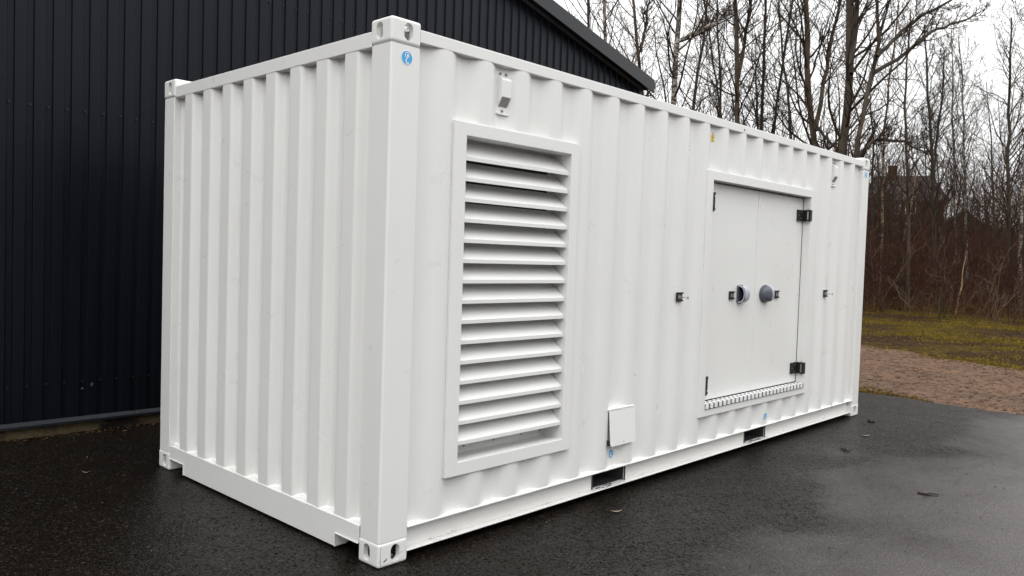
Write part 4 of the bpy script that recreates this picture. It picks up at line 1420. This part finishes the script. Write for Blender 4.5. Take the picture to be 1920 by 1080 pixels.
# grit and specks over the asphalt
rg = np.random.default_rng(91)
n = 700
x = rg.uniform(-2, 7.4, n); y = rg.uniform(-4.5, -0.08, n)
x2 = rg.uniform(-4, -0.1, 250); y2 = rg.uniform(-1.5, 3.7, 250)
flakes('asphalt_specks', 'dark and pale specks of grit scattered over the wet asphalt', 'grit', np.r_[x, x2], np.r_[y, y2], 0.0, (0.002, 0.008), LEAFM, 65)
flakes('bright_grit', 'tiny pale stones scattered over the wet asphalt', 'grit', rg.uniform(-4, 7.4, 260), rg.uniform(-4.5, 3.2, 260), 0.0, (0.0015, 0.004), LEAFP, 66)

# ------------------------------------------------------------------ houses beyond the wood
def face_frame(u, depth):
    """ground point and yaw of something that faces the yard"""
    p = far_ground(u, depth)
    return p, YAW-math.atan((u-960)/F_PX)
def local_house(name, label, u, depth, rz_off, wdt, dpt, eave, ridge, wall_m, roof_m, wins, ridge_along=True, chim=None, hip=0.0):
    p, a = face_frame(u, depth)
    e = empty(name, tuple(p), rz=a-math.pi/2+rz_off)       # local +y runs away from the camera
    tag(e, label, 'house')
    m = MB()
    m.box(-wdt/2, wdt/2, 0, dpt, 0, eave)
    if ridge_along:
        for s in (-1, 1):
            if not hip: m.add([(s*wdt/2, 0, eave), (s*wdt/2, dpt, eave), (s*wdt/2, dpt/2, ridge-0.2)], [(0, 1, 2)])
    else:
        for yv in (0, dpt):
            m.add([(-wdt/2, yv, eave), (wdt/2, yv, eave), (0, yv, ridge-0.2)], [(0, 1, 2)])
    m.build('wall', wall_m, e)
    m = MB()
    o = 0.5
    if ridge_along:
        for (y0, yr) in ((-o, dpt/2), (dpt+o, dpt/2)):
            zz = eave-0.35
            vs = [(-wdt/2-o, y0, zz), (wdt/2+o, y0, zz), (wdt/2+o-hip, yr, ridge), (-wdt/2-o+hip, yr, ridge)]
            m.add(vs+[(x, y, z+0.15) for x, y, z in vs], [(0, 1, 2, 3), (7, 6, 5, 4), (0, 4, 5, 1), (1, 5, 6, 2), (2, 6, 7, 3), (3, 7, 4, 0)])
    else:
        for s in (-1, 1):
            zz = eave-0.35
            vs = [(s*(wdt/2+o), -o, zz), (s*(wdt/2+o), dpt+o, zz), (0, dpt+o, ridge), (0, -o, ridge)]
            m.add(vs+[(x, y, z+0.15) for x, y, z in vs], [(0, 1, 2, 3), (7, 6, 5, 4), (0, 4, 5, 1), (1, 5, 6, 2), (2, 6, 7, 3), (3, 7, 4, 0)])
    if hip:
        for s in (-1, 1):
            zz = eave-0.35
            m.add([(s*(wdt/2+o), -o, zz+0.15), (s*(wdt/2+o), dpt+o, zz+0.15), (s*(wdt/2+o-hip), dpt/2, ridge+0.15)], [(0, 1, 2)])
    r = m.build('roof', roof_m, e)
    if chim:
        MB().box(chim-0.5, chim+0.5, dpt/2-0.9, dpt/2-0.1, ridge-1.0, ridge+1.3).build('chimney', wall_m, r)
    for (x, z, w_, h_) in wins:
        f = MB()
        t = 0.09
        f.box(x-w_/2-t, x-w_/2, -0.10, 0.02, z-t, z+h_+t); f.box(x+w_/2, x+w_/2+t, -0.10, 0.02, z-t, z+h_+t)
        f.box(x-w_/2, x+w_/2, -0.10, 0.02, z+h_, z+h_+t); f.box(x-w_/2, x+w_/2, -0.10, 0.02, z-t, z)
        f.box(x-0.05, x+0.05, -0.09, 0.02, z, z+h_)
        fo = f.build('window', FARWHITE, e)
        MB().box(x-w_/2, x+w_/2, -0.04, -0.02, z, z+h_).build('pane', FARGLASS, fo)
    return e
D1 = 92
sc1 = D1/F_PX
def loc_x(u, uc): return (u-uc)*sc1
local_house('brick_house', 'brown brick house with grey roof and white windows half hidden behind the container', 1676, D1, 0.0, 8.4, 9.0, 9.5, 12.4, BRICKM, ROOFM,
            [(loc_x(uu, 1676), zz, 0.95, 1.3) for uu in (1640, 1664, 1690) for zz in (5.35, 7.85)], True, chim=-1.2, hip=1.7)
local_house('red_barn', 'low dark red barn with grey roof behind the birches at right', 1790, 72, 0.05, 7.8, 9.0, 4.1, 6.7, BARNM, ROOFM, [(-1.4, 1.2, 0.9, 1.0)], False)
local_house('red_shed', 'long dark red shed at the right edge beyond the brush', 1905, 80, -0.1, 9.5, 6.0, 3.0, 5.2, BARNM, ROOFM, [], True)

# rail fence inside the wood
fence = empty('rail_fence', tuple(far_ground(1765, 33.5)), rz=YAW-math.pi/2-0.50)
tag(fence, 'weathered wooden rail fence glimpsed low between the brush stems', 'fence')
pm = MB().box(-0.06, 0.06, -0.05, 0.05, -0.05, 1.26).build('post', WOODM, fence, bevel=0.01, seg=1)
rm = MB().box(0.065, 2.435, -0.025, 0.025, 0, 0.14).build('rail', WOODM, fence, bevel=0.008, seg=1)
for i in range(9):
    x = -11.0+2.5*i
    o = pm if i == 0 else pm.copy()
    if i: COL.objects.link(o); o.parent = fence
    o.location = (x, 0, 0)
    if i < 8:
        for j, z in enumerate((0.62, 1.06)):
            o = rm if i == 0 and j == 0 else rm.copy()
            if i or j: COL.objects.link(o); o.parent = fence
            o.location = (x, 0, z)
# pale broken branch standing in the verge
bp = [pix(u, v, 29.0+0.1*k) for k, (u, v) in enumerate(((1793, 562), (1800, 550), (1804, 535), (1804, 515), (1807, 497), (1812, 478)))]
bb = bp[0].copy(); bb[2] = 0
p_, r_ = resample(np.array(bp)-bb, [0.030, 0.026, 0.018, 0.010], 10)
p_[0, 2] = -0.05
brb = np_mesh('broken_branch', *tubes(p_[None], r_[None], 7), simple('peeled_pale_wood', (0.30, 0.19, 0.10), 0.7), None, True)
brb.location = tuple(bb)
tag(brb, 'pale peeled branch bent upright at the back of the grass verge', 'branch')
# small lit lamp far in the wood
lp = far_ground(1906, 66)
lamp = empty('garden_lamp', tuple(lp))
tag(lamp, 'small lit orange lamp on a post far off at the right edge', 'lamp')
MB().cyl((0, 0, 0), 'z', 0.05, 3.5, 8).build('post', POCKET, lamp)
LM = Mat('lit_bulb', (1, 0.6, 0.3)); LM.b.inputs['Emission Color'].default_value = (1.0, 0.50, 0.22, 1); LM.b.inputs['Emission Strength'].default_value = 6.0
bl = MB(); bl.prism([(0.09*math.cos(2*math.pi*i/10), 0.09*math.sin(2*math.pi*i/10)) for i in range(10)], 'z', 3.52, 3.70); bl.build('bulb', LM.m, lamp, bevel=0.03)
MB().prism([(0.14*math.cos(2*math.pi*i/10), 0.14*math.sin(2*math.pi*i/10)) for i in range(10)], 'z', 3.703, 3.76).build('cap', POCKET, lamp)
